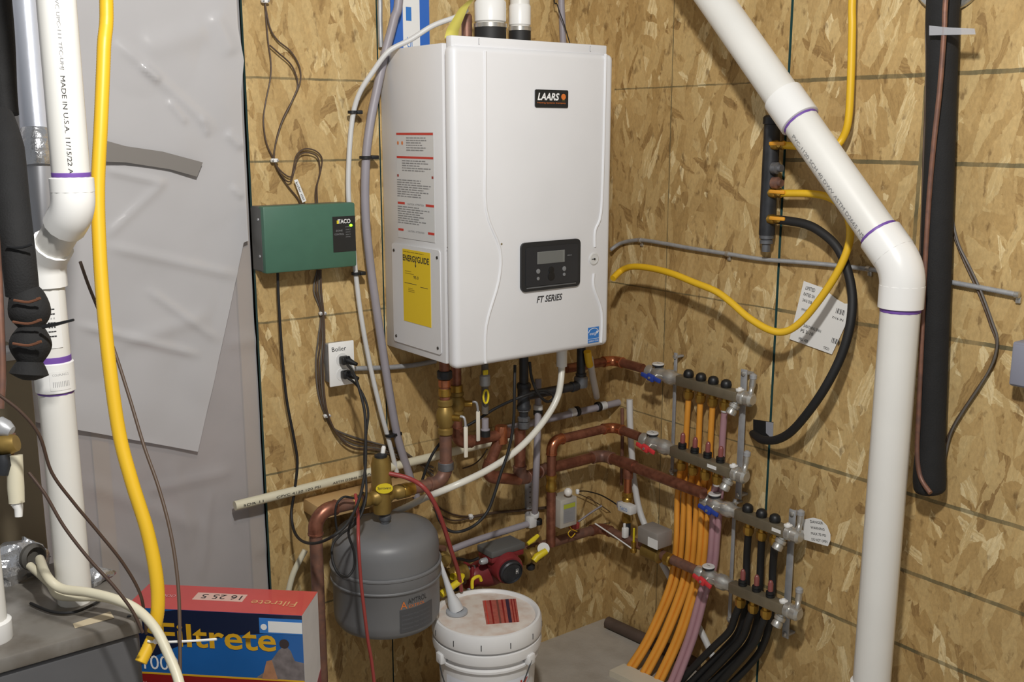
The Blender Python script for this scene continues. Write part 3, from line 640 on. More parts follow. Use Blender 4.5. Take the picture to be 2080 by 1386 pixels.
def plug(fx, fz, label):
    c = oc+XD*ow*fx+ZD*oh*fz+MY*.001
    o = thing('power_plug', label, 'plug', c+ZD*-.012, 'plugs in the boiler outlet')
    build(MB().rbox(c+MY*.013, .026, .024, .022, .005), 'plug_body', BLACK, o)
    build(MB().lathe(c+MY*.02+XD*.004, V((.5, -1, -.3)), [(.010, 0), (.006, .02), (.005, .03)], 10), 'strain_relief', BLACK, o)
    for e in (-1, 0, 1): build(MB().rbox(c+MY*.024+XD*(e*.006)+ZD*.006, .0035, .006, .014, .0012), 'grip_rib', BLACK, o)
    return c
plug(.52, .60, 'black plug in the upper socket of the outlet'); plug(.56, .27, 'black plug in the lower socket of the outlet')
hose('relay_power_cord', PBB(.03, .03, (564, 552), (566, 610), (573, 720), (582, 810), (597, 890), (604, 940), (598, 1000), (592, 1040))+[B(597, 1078, .07), B(613, 1099, .16), B(640, 1104, .30), B(672, 1092, .40), B(704, 1066, .405), B(728, 1020, .365), B(741, 960, .315), B(743, 900, .26)]+PBB(.21, .09, (741, 840), (731, 795), (718, 758), (706, 742)), .0038, BLACKR, 'black power cord from the green box looping back up to the outlet', 'cord', n=8)
hose('circulator_power_cord', PBB(.09, .27, (706, 768), (724, 782), (740, 808), (748, 840), (744, 880), (740, 930), (744, 985))+PBB(.29, .375, (742, 1020), (726, 1060), (694, 1085), (676, 1108), (676, 1140), (688, 1166))+PBB(.37, .37, (706, 1172), (720, 1150), (718, 1118), (708, 1084), (716, 1052)), .0032, BLACKR, 'black cord from the lower plug with a loop hanging over the tank', 'cord', n=8)
hose('coiled_cord', PBB(.234, .238, (738, 1000), (722, 1012), (698, 1010), (683, 1028), (682, 1060), (690, 1085), (714, 1068), (734, 1034), (742, 1010)), .003, BLACKR, 'small coil of black cord over the copper elbow beside the tank', 'cord', n=8)
hose('armored_cable', PBB(.013, .016, (722, 749), (760, 748), (800, 746), (840, 742), (885, 734)), .0065, STEEL, 'ribbed armored cable running from outlet to beneath the boiler', 'cable', rib=.16, ribn=.005)
# white and grey tubes rising left of the boiler
hose('white_drain_tube', [B(948, 20, .16)]+PBB(.16, .05, (930, 33), (880, 52), (835, 80), (790, 104), (758, 145), (730, 190))+PB(.036, (716, 240), (709, 320), (708, 400), (716, 480), (723, 560), (733, 640), (750, 735), (772, 830), (791, 900), (806, 960)), .0067, WPEX, 'white plastic tube curving from boiler top down the board', 'tube')
hose('grey_water_tube', [B(830, -120, .04)+ZD*.35]+PB(.04, (812, -30), (800, 40), (782, 110), (766, 180), (752, 250), (743, 330), (742, 430), (750, 520), (762, 610), (777, 710), (793, 810), (808, 890), (828, 955), (846, 1010)), .0115, GREYP, 'thick grey plastic tube rising beside the boiler past the white one', 'tube')
def clip(px, py, w_, label, d=.036):
    P = B(px, py, d); o = thing('pipe_clip', label, 'clip', P-ZD*.006, 'black pipe clips on the board')
    build(MB().lathe(P-ZD*.004, ZD, [(w_, 0), (w_*1.08, .001), (w_*1.08, .007), (w_, .008)], 16), 'clip_band', BLACK, o)
    build(MB().rbox(P+V((w_*1.5, .010, 0)), w_*1.4, .04, .010, .002), 'clip_foot', BLACK, o)
clip(716, 228, .0115, 'black clip on the white tube above the green box')
clip(723, 556, .0115, 'black clip on the white tube beside the green box')
clip(743, 320, .016, 'black clip on the grey tube beside the boiler', .04)
clip(793, 884, .015, 'black clip low on the grey tube beside the boiler', .04)

# ================================================================== AIR SEPARATOR, TANK, COPPER BELOW BOILER
SD = .20
P = B(775, 985, SD); sxx = P.x
# horizontal white pipe on wall and wood block
p0 = B(477, 1028, .03); p1 = B(1048, 886, .03); zz = (p0.z+p1.z)/2
wp = thing('white_wall_pipe', 'long thin white plastic pipe with printed line fixed level along the board', 'pipe', V((p0.x, -.03, zz)))
build(MB().cyl(V((p0.x, -.03, p0.z)), V((p1.x, -.03, p1.z)), .0125), 'pipe', CREAM, wp)
for i, (f, s) in enumerate(((.02, 'SDR 11'), (.12, 'CPVC 4120 100 PSI'), (.3, 'ASTM D2846 NSF-PW'))):
    L = p1-p0; o_ = p0.lerp(p1, f)+V((0, -.0128, 0))-ZD*.003
    text(wp, 'pipe_print', s, o_, L, ZD, L.length*(.06 if i == 0 else .14), .006, PRINT)
wc = B(690, 1012, .04); wblk = build(MB().rbox((wc.x+.06, -.045, wc.z-.01), .30, .088, .038, .002), 'wood_block', WOOD, label='pine wood block screwed to the wall behind the brass separator', cat='block')
# separator
z0 = B(775, 1050, SD).z; z1 = B(775, 928, SD).z; zc = (z0+z1)/2
sp_ = thing('air_separator', 'upright brass air separator with yellow oval tag above the tank', 'separator', (sxx, -SD, z0))
r = 21*dep(P)/FPX
build(MB().lathe((sxx, -SD, z0+.012), ZD, [(r*.86, 0), (r*.9, .012), (r*.92, .05), (r*.92, z1-z0-.10), (r*1.0, z1-z0-.095), (r*1.0, z1-z0-.085), (r*.97, z1-z0-.08), (r*.97, z1-z0-.03), (r*.84, z1-z0-.018), (r*.8, z1-z0-.012)], 24), 'body', BRASSD, sp_)
build(MB().lathe((sxx, -SD, z1-.004), ZD, [(r*.5, 0), (r*.62, .002), (r*.62, .010), (r*.3, .014)], 16), 'vent_cap', IRON, sp_)
build(MB().lathe((sxx+.006, -SD, z1+.008), V((.2, 0, 1)), [(.006, 0), (.006, .016), (.004, .02)], 10), 'vent_stem', STAPLE, sp_)
cS = V((CAM.x-sxx, CAM.y+SD, 0)).normalized(); sS = V((-cS.y, cS.x, 0)); sS = sS if sS.dot(RT) > 0 else -sS
yt = V((sxx, -SD, B(780, 987, SD+r).z))+cS*(r*.93)+sS*.007
tg = build(MB().lathe(yt, cS, [(.001, -.002), (.022, -.002), (.022, .002), (.001, .002)], 24), 'oval_tag', YPLAS, sp_)
for v in tg.data.vertices: v.co.z *= .62
text(tg, 'tag_lettering', 'Spirovent', yt-sS*.017-ZD*.012, sS, V((0, 0, 1)), .034, .009, PRINT, th=.003)
build(MB().lathe((sxx+.008, -SD, z0-.012), ZD, [(.014, 0), (.017, .004), (.017, .014), (.013, .018), (.013, .03)], 12), 'tank_union', IRONG, sp_)
zr = B(775, 1008, SD).z
build(MB().lathe((sxx-.01, -SD, zr), MX, [(.022, 0), (.022, .012), (.017, .018), (.017, .028), (.020, .032), (.020, .046)], 14), 'side_port', BRASSD, sp_)
build(MB().lathe((sxx+.01, -SD, zr), XD, [(.022, 0), (.022, .012), (.017, .018), (.017, .03), (.020, .034), (.020, .05)], 14), 'side_port', BRASSD, sp_)
# return line left
rl = thing('copper_return_line', 'copper pipe turning down at the left of the air separator', 'pipe', B(632, 1190, SD))
el = B(640, 1056, SD); bt = Z(630, 1330, .0) 
run(rl, [V((sxx-.05, -SD, zr)), V((el.x, -SD, zr)), V((el.x, -SD, .02))], .0165, COPPERD, COPPER, .045)
build(MB().lathe((sxx-.066, -SD, zr), MX, [(.018, 0), (.0195, .004), (.0195, .02), (.017, .024)], 14), 'adapter', BRASSD, rl)
# line right up to the boiler, with ball valve
rr = thing('boiler_return_riser', 'dull copper riser from air separator up to the boiler with ball valve', 'pipe', B(905, 950, SD))
rx = B(905, 900, SD).x
run(rr, [V((sxx+.055, -SD, zr)), V((rx, -SD, zr)), V((rx, -SD, B(905, 884, SD).z))], .0165, COPPERD, COPPERD, .04)
build(MB().lathe((sxx+.062, -SD, zr), XD, [(.0185, 0), (.020, .004), (.020, .018), (.018, .022), (.018, .034)], 14), 'adapter', BRASS, rr)
zj = B(905, 950, SD).z; build(MB().lathe((rx, -SD, zj-.008), ZD, [(.018, 0), (.0215, .002), (.0215, .022), (.018, .026)], 14), 'coupling', IRONG, rr)
def Zs(py): return B(900, py, SD).z
def valve_v(par, x, y, za, zb, hx, ang):
    L = zb-za
    build(MB().lathe((x, y, za), ZD, [(.018, 0), (.021, .003), (.021, L*.16), (.017, L*.2), (.024, L*.34), (.026, L*.5), (.024, L*.66), (.017, L*.8), (.021, L*.84), (.021, L-.003), (.018, L)], 14), 'valve_body', BRASSD, par)
    c = V((x, y, za+L*.5)); d = V((math.cos(ang), math.sin(ang), 0))
    build(MB().cyl(c, c+d*.045, .009), 'valve_stem', BRASS, par)
    h = c+d*.045
    hb = build(MB().tube(smoothpath([h+ZD*.006, h+d*.010+ZD*.004, h+d*.014-ZD*.01, h+d*.015-ZD*.03], 4), [.0035]*13, 8), 'lever', STEEL, par)
    build(MB().rbox(h+d*.015-ZD*.064, .012, .007, .088, .004), 'lever_grip', mat('white_grip', (226, 220, 206), .4), hb)
valve_v(rr, rx, -SD, Zs(884), Zs(812), 0, math.radians(-58))
build(MB().cyl((rx, -SD, Zs(815)), (rx, -SD, ZB+.004), .0145), 'pipe', COPPER, rr)
for py, rr_, m in ((800, .0175, BRASS), (781, .0175, COPPERS), (764, .021, IRON)):
    build(MB().lathe((rx, -SD, Zs(py)-.008), ZD, [(rr_*.9, 0), (rr_, .002), (rr_, .02), (rr_*.9, .022)], 14), 'union_nut', m, rr)
# expansion tank
tc = B(785, 1180, SD); tr = 111*dep(tc)/FPX; tz1 = B(785, 1062, SD).z; tz0 = B(785, 1312, SD+tr*.86).z
tk = thing('expansion_tank', 'dark grey round expansion tank hanging under the air separator', 'tank', (tc.x, -SD, tz0)); H_ = tz1-tz0
zsm = B(785, 1192, SD+tr).z-tz0; zs2 = B(785, 1222, SD+tr).z-tz0
build(MB().lathe((tc.x, -SD, tz0), ZD, [(tr*.2, 0), (tr*.80, .002), (tr*.90, .008), (tr*.955, .022), (tr*.97, .042), (tr*.97, zs2-.004), (tr*.995, zs2+.002), (tr*1.0, zsm-.002), (tr*.97, zsm+.002), (tr*.97, H_-.055), (tr*.945, H_-.034), (tr*.86, H_-.015), (tr*.62, H_-.004), (tr*.2, H_)], 48), 'tank_shell', TANKM, tk)
build(MB().lathe((tc.x, -SD, tz0+zs2-.001), ZD, [(tr*.985, 0), (tr*1.012, .003), (tr*1.012, .006), (tr*.99, .009)], 48, caps=False), 'rolled_band', TANKM, tk)
build(MB().lathe((tc.x, -SD, tz0+zsm-.006), ZD, [(tr*.985, 0), (tr*1.014, .003), (tr*1.014, .007), (tr*.98, .010)], 48, caps=False), 'rolled_band', TANKM, tk)
build(MB().cyl((tc.x, -SD, tz1-.005), (sxx+.008, -SD, z0-.008), .012), 'neck', IRONG, tk)
# label wrapped on the tank
cdir = V((CAM.x-tc.x, CAM.y+SD, 0)).normalized(); base = math.atan2(cdir.y, cdir.x)
def tw(a0, zb_):
    def f(a, b):
        th = a0+a/tr; return V((tc.x+math.cos(th)*(tr*.97+.0012), -SD+math.sin(th)*(tr*.97+.0012), zb_+b))
    return f
def wrap_plate(par, name, a0, wd, zb_, ht, m, rad, ctr, th=.0006):
    mb = MB(); n = 10; vs = []
    for i in range(n+1):
        a = a0+wd/rad*i/n; d = V((math.cos(a), math.sin(a), 0))
        vs += [V((ctr.x, ctr.y, zb_))+d*(rad+th), V((ctr.x, ctr.y, zb_+ht))+d*(rad+th)]
    mb.add(vs, [(2*i, 2*i+2, 2*i+3, 2*i+1) for i in range(n)]); return build(mb, name, m, par, smooth=60)
tcc = V((tc.x, -SD, 0)); za_ = B(850, 1285, SD+.13).z
lbk = wrap_plate(tk, 'tank_label', base+.22, .105, za_+.018, .062, mat('label_dark_grey', (74, 75, 78), .45), tr*.97, tcc)
text(lbk, 'tank_brand', 'AMTROL', V(), XD, ZD, .06, .014, PRINT, warp=tw(base+.38, za_+.094))
text(lbk, 'tank_model', 'EXTROL', V(), XD, ZD, .05, .008, PRINTO, warp=tw(base+.40, za_+.083))
text(lbk, 'tank_logo', 'A', V(), XD, ZD, .018, .02, PRINTO, warp=tw(base+.24, za_+.083))
for i in range(4): text(lbk, 'tank_print', 'EXPANSION TANK FOR HEATING', V(), XD, ZD, .09, .005, mat('faint_print', (104, 106, 110), .5), warp=tw(base+.26, za_+.062-.012*i))

# second riser and the copper maze below the boiler
s2x = B(927, 800, .15).x
bs = thing('boiler_supply_line', 'bright copper supply line looping below the boiler beside white levers', 'pipe', B(940, 905, .15))
zb2 = B(940, 900, .15).z
pA_ = B(1018, 893, .15); tee = V((pA_.x, -.15, zb2)); low = B(985, 968, .17); 
run(bs, [V((s2x, -.15, B(927, 845, .15).z)), V((s2x, -.15, zb2)), tee+V((.03, 0, 0))], .0155, COPPER, COPPER, .035)
low_z = B(1150, 942, .08).z
run(bs, [tee, B(985, 968, .13), V((B(1055, 968, .14).x, -.14, low_z+.012))], .0165, COPPER, COPPER, .03)
build(MB().lathe(tee-ZD*.026, ZD, [(.018, 0), (.0195, .003), (.0195, .048), (.018, .052)], 14), 'tee', COPPERS, bs)
valve_v(bs, s2x, -.15, B(927, 845, .15).z, B(927, 795, .15).z, 0, math.radians(-42))
build(MB().cyl((s2x, -.15, B(927, 797, .15).z), (s2x, -.15, ZB+.004), .0145), 'pipe', COPPER, bs)
build(MB().lathe((s2x, -.15, B(927, 797, .15).z), ZD, [(.0155, 0), (.0185, .002), (.0185, .02), (.0155, .022)], 12), 'union_nut', BRASS, bs)

# ================================================================== COPPER RUNS ALONG BOTH WALLS
def wallrun(name, label, back_pts, db, dr, z, right_end, r, pm=COPPER, fm=COPPERS, head=None):
    """pipe along the back wall, round the corner and out along the right wall to y of right_end"""
    pts = list(head or []); pts += [V((B(x, y, db).x, -db, z)) for x, y in back_pts]
    c = V((-dr, -db, z)); e = R(*right_end, dr)
    o = thing(name, label, 'pipe', V((-dr-.2, -db, z-r)))
    run(o, pts+[c, V((-dr, e.y, e.z))], r, pm, fm, .03)
    return o
DR1, DR2, DR3, DR4 = .062, .10, .075, .105
# run 0: behind boiler to the topmost manifold
z_ = R(1285, 742, DR1).z
wallrun('copper_branch_pipe', 'copper pipe from behind the boiler to the topmost manifold', [(1150, 765)], .085, DR1, z_, (1306, 749), .0145)
# run 1: rises from the zone valve, to the second manifold
z_ = (B(1170, 887, .132).z+R(1290, 880, DR2).z)/2; vx = B(1120, 960, .132).x; zlow = B(1120, 1098, .10).z
o = wallrun('copper_branch_pipe', 'copper pipe rising above the grey zone valve and bending round the corner', [], .132, DR2, z_, (1300, 888), .0145, head=[V((vx, -.132, zlow)), V((vx, -.132, z_))])
build(MB().lathe((vx, -.132, B(1120, 985, .132).z-.02), ZD, [(.016, 0), (.0185, .003), (.0185, .018), (.0165, .022), (.0165, .038), (.018, .04), (.018, .05), (.015, .052)], 14), 'union', BRASS, o)
# run 2: main to the third manifold with tee
z2 = low_z; d2 = .085; h = V((B(1056, 968, .14).x, -.14, low_z+.012))
o = wallrun('copper_main_pipe', 'thickest dull copper pipe along both walls to the third manifold down', [(1100, 952)], d2, .10, z2, (1429, 1003), .0172, COPPER, COPPERD, head=[V((h.x, h.y, B(1058, 872, .14).z)), h])
te = R(1276, 948, .10); te = V((-.10, te.y, z2))
build(MB().cyl(te+YD*.03, te-YD*.03, .0195), 'tee', COPPER, o); build(MB().cyl(te, te-ZD*.045, .0165), 'tee_branch', COPPER, o)
# bypass below the tee with sensor
bpz = z2-.03; zt3 = B(1170, 1088, .08).z
byp = thing('bypass_line', 'short brass and copper drop with white flow sensor between two copper pipes', 'pipe', V((-.10, te.y, zt3)))
prof = lambda L: [(.0135, 0), (.0135, L)]
zz0 = lambda py: R(1273, py, .10).z
build(MB().cyl((-.10, te.y, zz0(1002)), (-.10, te.y, bpz), .0125), 'copper_stub', COPPERS, byp)
build(MB().lathe((-.10, te.y, zz0(1022)), ZD, [(.014, 0), (.0175, .003), (.0175, .016), (.0145, .02), (.0175, .023), (.0175, .034), (.014, .037)], 8), 'union_nut', BRASS, byp)
build(MB().lathe((-.10, te.y, zz0(1062)), ZD, [(.012, 0), (.0165, .004), (.0165, .02), (.0135, .028), (.0135, .05)], 8), 'union_nut', BRASS, byp)
build(MB().cyl((-.10, te.y, zt3-.01), (-.10, te.y, zz0(1058)), .013), 'check_valve', IRON, byp)
c = R(1274, 1032, .118)
fs_ = build(MB().rbox(c, .03, .058, .028, .003), 'flow_sensor', mat('sensor_white', (214, 214, 212), .4), byp)
text(fs_, 'sensor_lettering', 'TACO', c+V((-.0152, .018, -.006)), MY, ZD, .034, .011, PRINTB)
build(MB().rbox(c+V((.004, .036, 0)), .022, .014, .02, .003), 'sensor_plug', GREYP, fs_)
hose('sensor_cable', PR(.11, (1259, 1031), (1245, 1020), (1220, 1006), (1195, 999))+PBB(.13, .14, (1180, 998), (1172, 1000)), .0022, BLACK, 'thin black cable from the flow sensor to the zone valve', 'wire', n=6)
# run 3: low run from pump to the lowest manifold
z3 = B(1140, 1097, .085).z
o = wallrun('copper_low_pipe', 'lowest dull copper pipe from red pump round the corner to the bottom manifold', [(1062, 1118)], .085, .10, z3, (1420, 1162), .0155, COPPERD, COPPER)
# mixing actuator on it
ac = R(1330, 1092, .105)
act = thing('valve_actuator', 'dusty grey valve actuator with white label on the low copper pipe', 'actuator', ac-ZD*.03)
build(MB().rbox(ac+ZD*.006, .066, .086, .052, .004), 'housing', mat('dusty_grey_housing', (142, 136, 130), .55, var=.1, vs=30), act)
plate(act, 'white_label', ac+V((-.0334, -.004, -.018)), MY, ZD, .042, .030, PAPER)
build(MB().lathe(R(1322, 1122, .105)+YD*.03, MY, [(.016, 0), (.024, .004), (.024, .07), (.016, .075)], 14), 'valve_body', BRASSD, act)
build(MB().lathe(R(1352, 1134, .105), MY, [(.015, 0), (.021, .003), (.021, .022), (.017, .026)], 8), 'union_nut', BRASS, act)
# white sensor clip, small drain and rod by the corner
pc = R(1270, 1082, .115); o = thing('sensor_clip', 'white plastic clip on the low copper pipe beneath the flow sensor', 'clip', pc-ZD*.02)
build(MB().rbox(pc, .018, .016, .034, .003), 'clip_body', STAPLE, o); build(MB().rbox(pc+ZD*.022+MX*.004, .008, .006, .02, .002), 'clip_tab', STAPLE, o)
pd = R(1287, 1110, .12); o = thing('brass_drain', 'small brass drain cock hanging beneath the low copper pipe', 'fitting', pd-ZD*.025)
build(MB().lathe(pd-ZD*.022, ZD, [(.007, 0), (.011, .003), (.011, .012), (.007, .016), (.009, .03), (.009, .036)], 10), 'body', BRASS, o)
build(MB().rbox(pd+ZD*.036, .006, .006, .05, .002), 'key', YPLAS, o)
hose('white_rod', [R(1209, 1064, .13), R(1248, 1090, .13), R(1282, 1114, .13)], .0025, STAPLE, 'thin white rod slanting along the low copper pipe at the corner', 'rod', n=6, k=2)

# zone valve
zc_ = B(1142, 1036, .13)
zv = thing('zone_valve', 'silver grey zone valve box with green label and white knob', 'valve', zc_-ZD*.045)
build(MB().rbox(zc_, .066, .064, .092, .003), 'cover', mat('zone_valve_metal', (186, 182, 172), .42, .15, var=.08, vs=30), zv)
kn = B(1154, 1000, .155); build(MB().ball(kn, .0135, 14), 'knob', mat('knob_white', (226, 222, 216), .4), zv)
fl = zc_+V((-.022, -.0326, -.030)); plate(zv, 'grey_label', fl, XD, ZD, .046, .062, mat('grey_label', (142, 142, 144), .4), .0006)
plate(zv, 'green_label', fl+MY*.0006+ZD*.046, XD, ZD, .046, .014, mat('lime_label', (168, 176, 60), .5), .0005)
scribble(zv, 'label_print', fl+MY*.0007+ZD*.034+XD*.004, XD, ZD, .036, 5, .007, .0028, PRINTG, seed=31)
build(MB().rbox(B(1173, 999, .14), .010, .010, .016, .003), 'cable_clamp', STAPLE, zv)
rc = B(1166, 1068, .11); build(MB().rbox(rc, .03, .024, .022, .004), 'wire_nut_block', REDT, zv)
for i, pts in enumerate((((1168, 1030), (1170, 1050), (1170, 1064)), ((1155, 1062), (1160, 1074), (1172, 1080)), ((1160, 1076), (1154, 1084), (1160, 1092), (1168, 1084)))):
    hose('lead_wire', PB(.14, *pts), .0016, YGAS, parent=zv, n=6)
hose('grey_lead', PB(.05, (1175, 1060), (1200, 1042), (1222, 1028)), .0035, GREYP, 'short grey cable slanting right of the zone valve on the board', 'wire', n=6)
hose('thin_wire', PB(.02, (1172, 1002), (1205, 1018), (1236, 1038), (1258, 1060), (1240, 1062), (1200, 1070)), .0016, BROWNW, 'thin brown wire drooping between zone valve and corner', 'wire', n=6)

# ================================================================== CIRCULATOR
PD = .115
pc = B(1020, 1150, PD)
pm_ = thing('circulator_pump', 'dark red circulator pump with black motor cap and grey terminal box', 'pump', pc-ZD*.06)
pxv = V((-.20, -1, -.10)).normalized()           # motor axis points out of the wall to the camera side
mc = B(1036, 1160, PD+.09)
build(MB().lathe(mc-pxv*.13, pxv, [(.030, 0), (.040, .02), (.046, .035), (.046, .12), (.042, .13)], 24), 'motor_housing', REDP, pm_)
cap = build(MB().lathe(mc, pxv, [(.036, -.004), (.036, .012), (.032, .016), (.030, .010), (.0, .010)], 24), 'motor_cap', IRON, pm_)
text(cap, 'cap_mark', 'H', mc+pxv*.017+V((.012, 0, -.005)), XD, ZD, .008, .016, STAPLE)
vb = V((pc.x-.04, -PD+.01, pc.z-.008))
build(MB().lathe(vb-XD*.075, XD, [(.030, 0), (.034, .006), (.034, .02), (.044, .05), (.046, .08), (.044, .11), (.034, .135), (.034, .15), (.030, .155)], 20), 'volute', REDP, pm_)
for s in (-1, 1):
    build(MB().rbox(vb+XD*(.002+s*.078), .012, .05, .085, .01), 'flange', REDP, pm_)
    for e in (-1, 1): build(MB().lathe(vb+XD*(.002+s*.078-.012)+ZD*(e*.034)+MY*.012, XD, [(.006, 0), (.006, .024)], 6), 'flange_bolt', STEEL, pm_)
tb = B(1018, 1112, PD+.03)
build(MB().rbox(tb+ZD*.002, .125, .075, .020, .004), 'terminal_box_lid', mat('terminal_grey', (92, 93, 92), .5), pm_)
build(MB().rbox(tb-ZD*.016, .118, .070, .020, .004), 'terminal_box', REDP, pm_)
build(MB().lathe(tb+V((-.062, -.01, -.022)), MX, [(.010, 0), (.010, .016), (.007, .022)], 10), 'cable_gland', STEEL, pm_)
hose('pump_power_cable', PBB(.15, .13, (972, 1134), (955, 1140), (935, 1136), (915, 1136), (898, 1140)), .0045, BLACKR, 'black cord entering the left side of the red pump', 'cord', n=8)
def iso(px, py, d, s, label, flip=1):
    c = B(px, py, d); o = thing('isolation_valve', label, 'valve', c-ZD*.03, 'yellow handled isolation valves')
    build(MB().lathe(c-XD*.035, XD, [(.018, 0), (.025, .004), (.025, .018), (.019, .024), (.024, .034), (.024, .046), (.019, .056), (.025, .06), (.025, .07)], 14), 'valve_body', BRASSD, o)
    h = c+MY*.03+ZD*.004
    build(MB().cyl(c, h, .008), 'valve_stem', BRASS, o)
    build(MB().tube([h+XD*-.012-ZD*.010, h, h+V((.034*s, -.004, .012))], [.010, .012, .010], 10), 'handle', YPLAS, o)
    build(MB().lathe(c-ZD*.03, -ZD, [(.010, 0), (.014, .003), (.014, .014), (.010, .018)], 10), 'drain_cap', IRON, o)
iso(1078, 1128, .105, 1, 'yellow handled valve on the right flange of the red pump')
iso(925, 1168, .13, -1, 'yellow handled valve left of the red pump beside red tube')
h = B(1083, 1097, .12); hb = build(MB().tube([h+V((-.022, 0, -.008)), h, h+V((.02, 0, .010))], [.006, .008, .006], 8), 'yellow_tee_handle', YPLAS, label='yellow plastic tee handle above the right valve of the pump', cat='handle')
h = B(966, 1180, .18); build(MB().tube(smoothpath([h+V((-.012, 0, -.02)), h+V((-.01, 0, .006)), h+V((.012, 0, .010)), h+V((.02, 0, -.006))], 4), .005, 8), 'yellow_loop_handle', YPLAS, label='yellow loop handle beneath the red pump behind the bucket', cat='handle')
h = B(908, 1200, .2); build(MB().tube([h+V((-.02, 0, -.006)), h+V((.05, 0, .018))], [.011, .009], 10), 'yellow_lever', YPLAS, label='yellow lever behind the spout of the white bucket', cat='handle')
tg = B(1104, 1115, .13); o = build(MB().lathe(tg, V((-.75, -1, .3)), [(.001, 0), (.019, .0), (.019, .001), (.001, .0012)], 20), 'paper_disc_tag', PAPER, label='round white paper tag on pipe right of the pump', cat='tag')
# copper below the tank feeding the pump
o = thing('pump_feed_pipe', 'dark copper feed pipe with brass union left of the red pump', 'pipe', B(905, 1150, .13)-ZD*.05)
q = B(905, 1158, .13); run(o, [V((pc.x-.135, -PD+.01, vb.z)), V((q.x, -PD+.01, vb.z)), V((q.x, -PD+.01, vb.z+.12))], .017, COPPERD, BRASSD, .03)
build(MB().lathe(B(908, 1132, .125)-XD*.015, V((-.4, -1, .2)), [(.022, 0), (.022, .02), (.014, .022), (.014, .03)], 14), 'union_cap', BRASSD, o)

# ================================================================== GAS AND WATER PIPES UNDER THE BOILER
gd_ = .17
ip = thing('black_gas_pipe', 'black iron gas pipe with tee and drip leg beneath the boiler', 'pipe', B(1064, 868, gd_))
gx = B(1064, 800, gd_).x; zt_ = B(1066, 805, gd_).z; ex = B(1180, 765, gd_).x
run(ip, [V((gx, -gd_, B(1064, 868, gd_).z)), V((gx, -gd_, ZB+.004))], .0135, IRON, IRON)
run(ip, [V((gx, -gd_, zt_)), V((ex, -gd_, zt_+.0)), V((ex, -gd_, ZB+.004))], .0135, IRON, IRON, .025)
build(MB().lathe((gx, -gd_, zt_-.04), ZD, [(.018, 0), (.021, .003), (.021, .012), (.0185, .016), (.0185, .062), (.021, .066), (.021, .076), (.018, .08)], 14), 'tee', IRON, ip)
for py in (832, 852): build(MB().lathe((gx, -gd_, B(1064, py, gd_).z-.006), ZD, [(.014, 0), (.0185, .002), (.0185, .012), (.014, .015)], 8), 'union_ring', IRONG, ip)
build(MB().lathe((gx, -gd_, B(1064, 872, gd_).z), ZD, [(.012, 0), (.017, .004), (.017, .02), (.014, .023)], 12), 'drip_cap', IRONG, ip)
build(MB().lathe((ex, -gd_, zt_-.006), ZD, [(.019, 0), (.021, .004), (.021, .03), (.018, .034)], 14), 'elbow_collar', IRONG, ip)
# gas cock with yellow loop lever
gk = B(985, 775, 0.19); o = thing('gas_cock', 'small gas cock with yellow loop lever hanging beneath the boiler', 'valve', gk-ZD*.06)
build(MB().cyl((gk.x, -0.19, B(985, 840, 0.19).z), (gk.x, -0.19, ZB+.004), .010), 'pipe', GREYW, o)
build(MB().lathe((gk.x, -0.19, B(985, 785, 0.19).z), ZD, [(.011, 0), (.015, .004), (.015, .03), (.011, .034)], 10), 'body', STEEL, o)
lc = B(987, 806, .212); lp = [lc+V((.0085*math.sin(t), 0, .019*math.cos(t))) for t in [2*math.pi*i/16 for i in range(17)]]
build(MB().tube(lp, .003, 8, caps=False), 'loop_lever', YPLAS, o)
build(MB().rbox(B(986, 757, .212), .016, .006, .014, .002), 'lever_top', YPLAS, o)
build(MB().lathe((gk.x, -0.19, B(985, 882, 0.19).z), ZD, [(.010, 0), (.013, .002), (.013, .014), (.010, .016), (.010, .045)], 12), 'hose_barb', GREYP, o)
build(MB().lathe((gk.x, -0.19, B(985, 884, 0.19).z-.004), ZD, [(.0145, 0), (.0145, .018)], 12), 'crimp_ring', BLACK, o)
# white vinyl drain tube and fitting
o = thing('condensate_fitting', 'white plastic fitting at boiler base where the clear drain tube starts', 'fitting', B(1141, 745, .24)-ZD*.03)
fx_ = B(1141, 740, .24); build(MB().lathe((fx_.x, -.24, fx_.z-.024), ZD, [(.010, 0), (.010, .016), (.0155, .018), (.0155, ZB+.004-fx_.z+.024)], 14), 'body', STAPLE, o)
hose('vinyl_drain_tube', [V((fx_.x, -.24, fx_.z-.01))]+PBB(.25, .27, (1139, 775), (1132, 808), (1112, 845), (1078, 888), (1036, 926), (985, 958), (935, 982))+[B(885, 1003, .23)]+PBB(.17, .08, (862, 1012), (835, 1026), (800, 1042)), .0095, WVIN, 'white vinyl drain tube sweeping down from boiler to the air separator', 'tube', n=12)
# grey pex network
def ring(par, P, ax, r, m, L=.012, name='crimp_ring'): build(MB().lathe(P-ax*(L/2), ax, [(r*.95, 0), (r, .001), (r, L-.001), (r*.95, L)], 14), name, m, par)
pz = .05; q0 = B(930, 915, pz); q1 = B(1105, 852, pz); q2 = B(1282, 806, pz); zz = B(1190, 832, pz).z
gp = thing('grey_branch_tube', 'grey plastic water tube level on the board with white couplings and black rings', 'tube', V((q1.x, -pz, zz)))
build(MB().cyl(V((B(1030, 875, pz).x, -pz, zz-.008)), V((q2.x-.012, -pz, zz)), .0115), 'tube', GREYP, gp)
for px in (1172, 1215): 
    P = V((B(px, 832, pz).x, -pz, zz)); ring(gp, P, XD, .0165, BLACK)
    build(MB().lathe(P+XD*(-.03 if px == 1172 else .01), XD, [(.012, 0), (.0145, .002), (.0145, .02), (.012, .022)], 14), 'coupling', WPEX, gp)
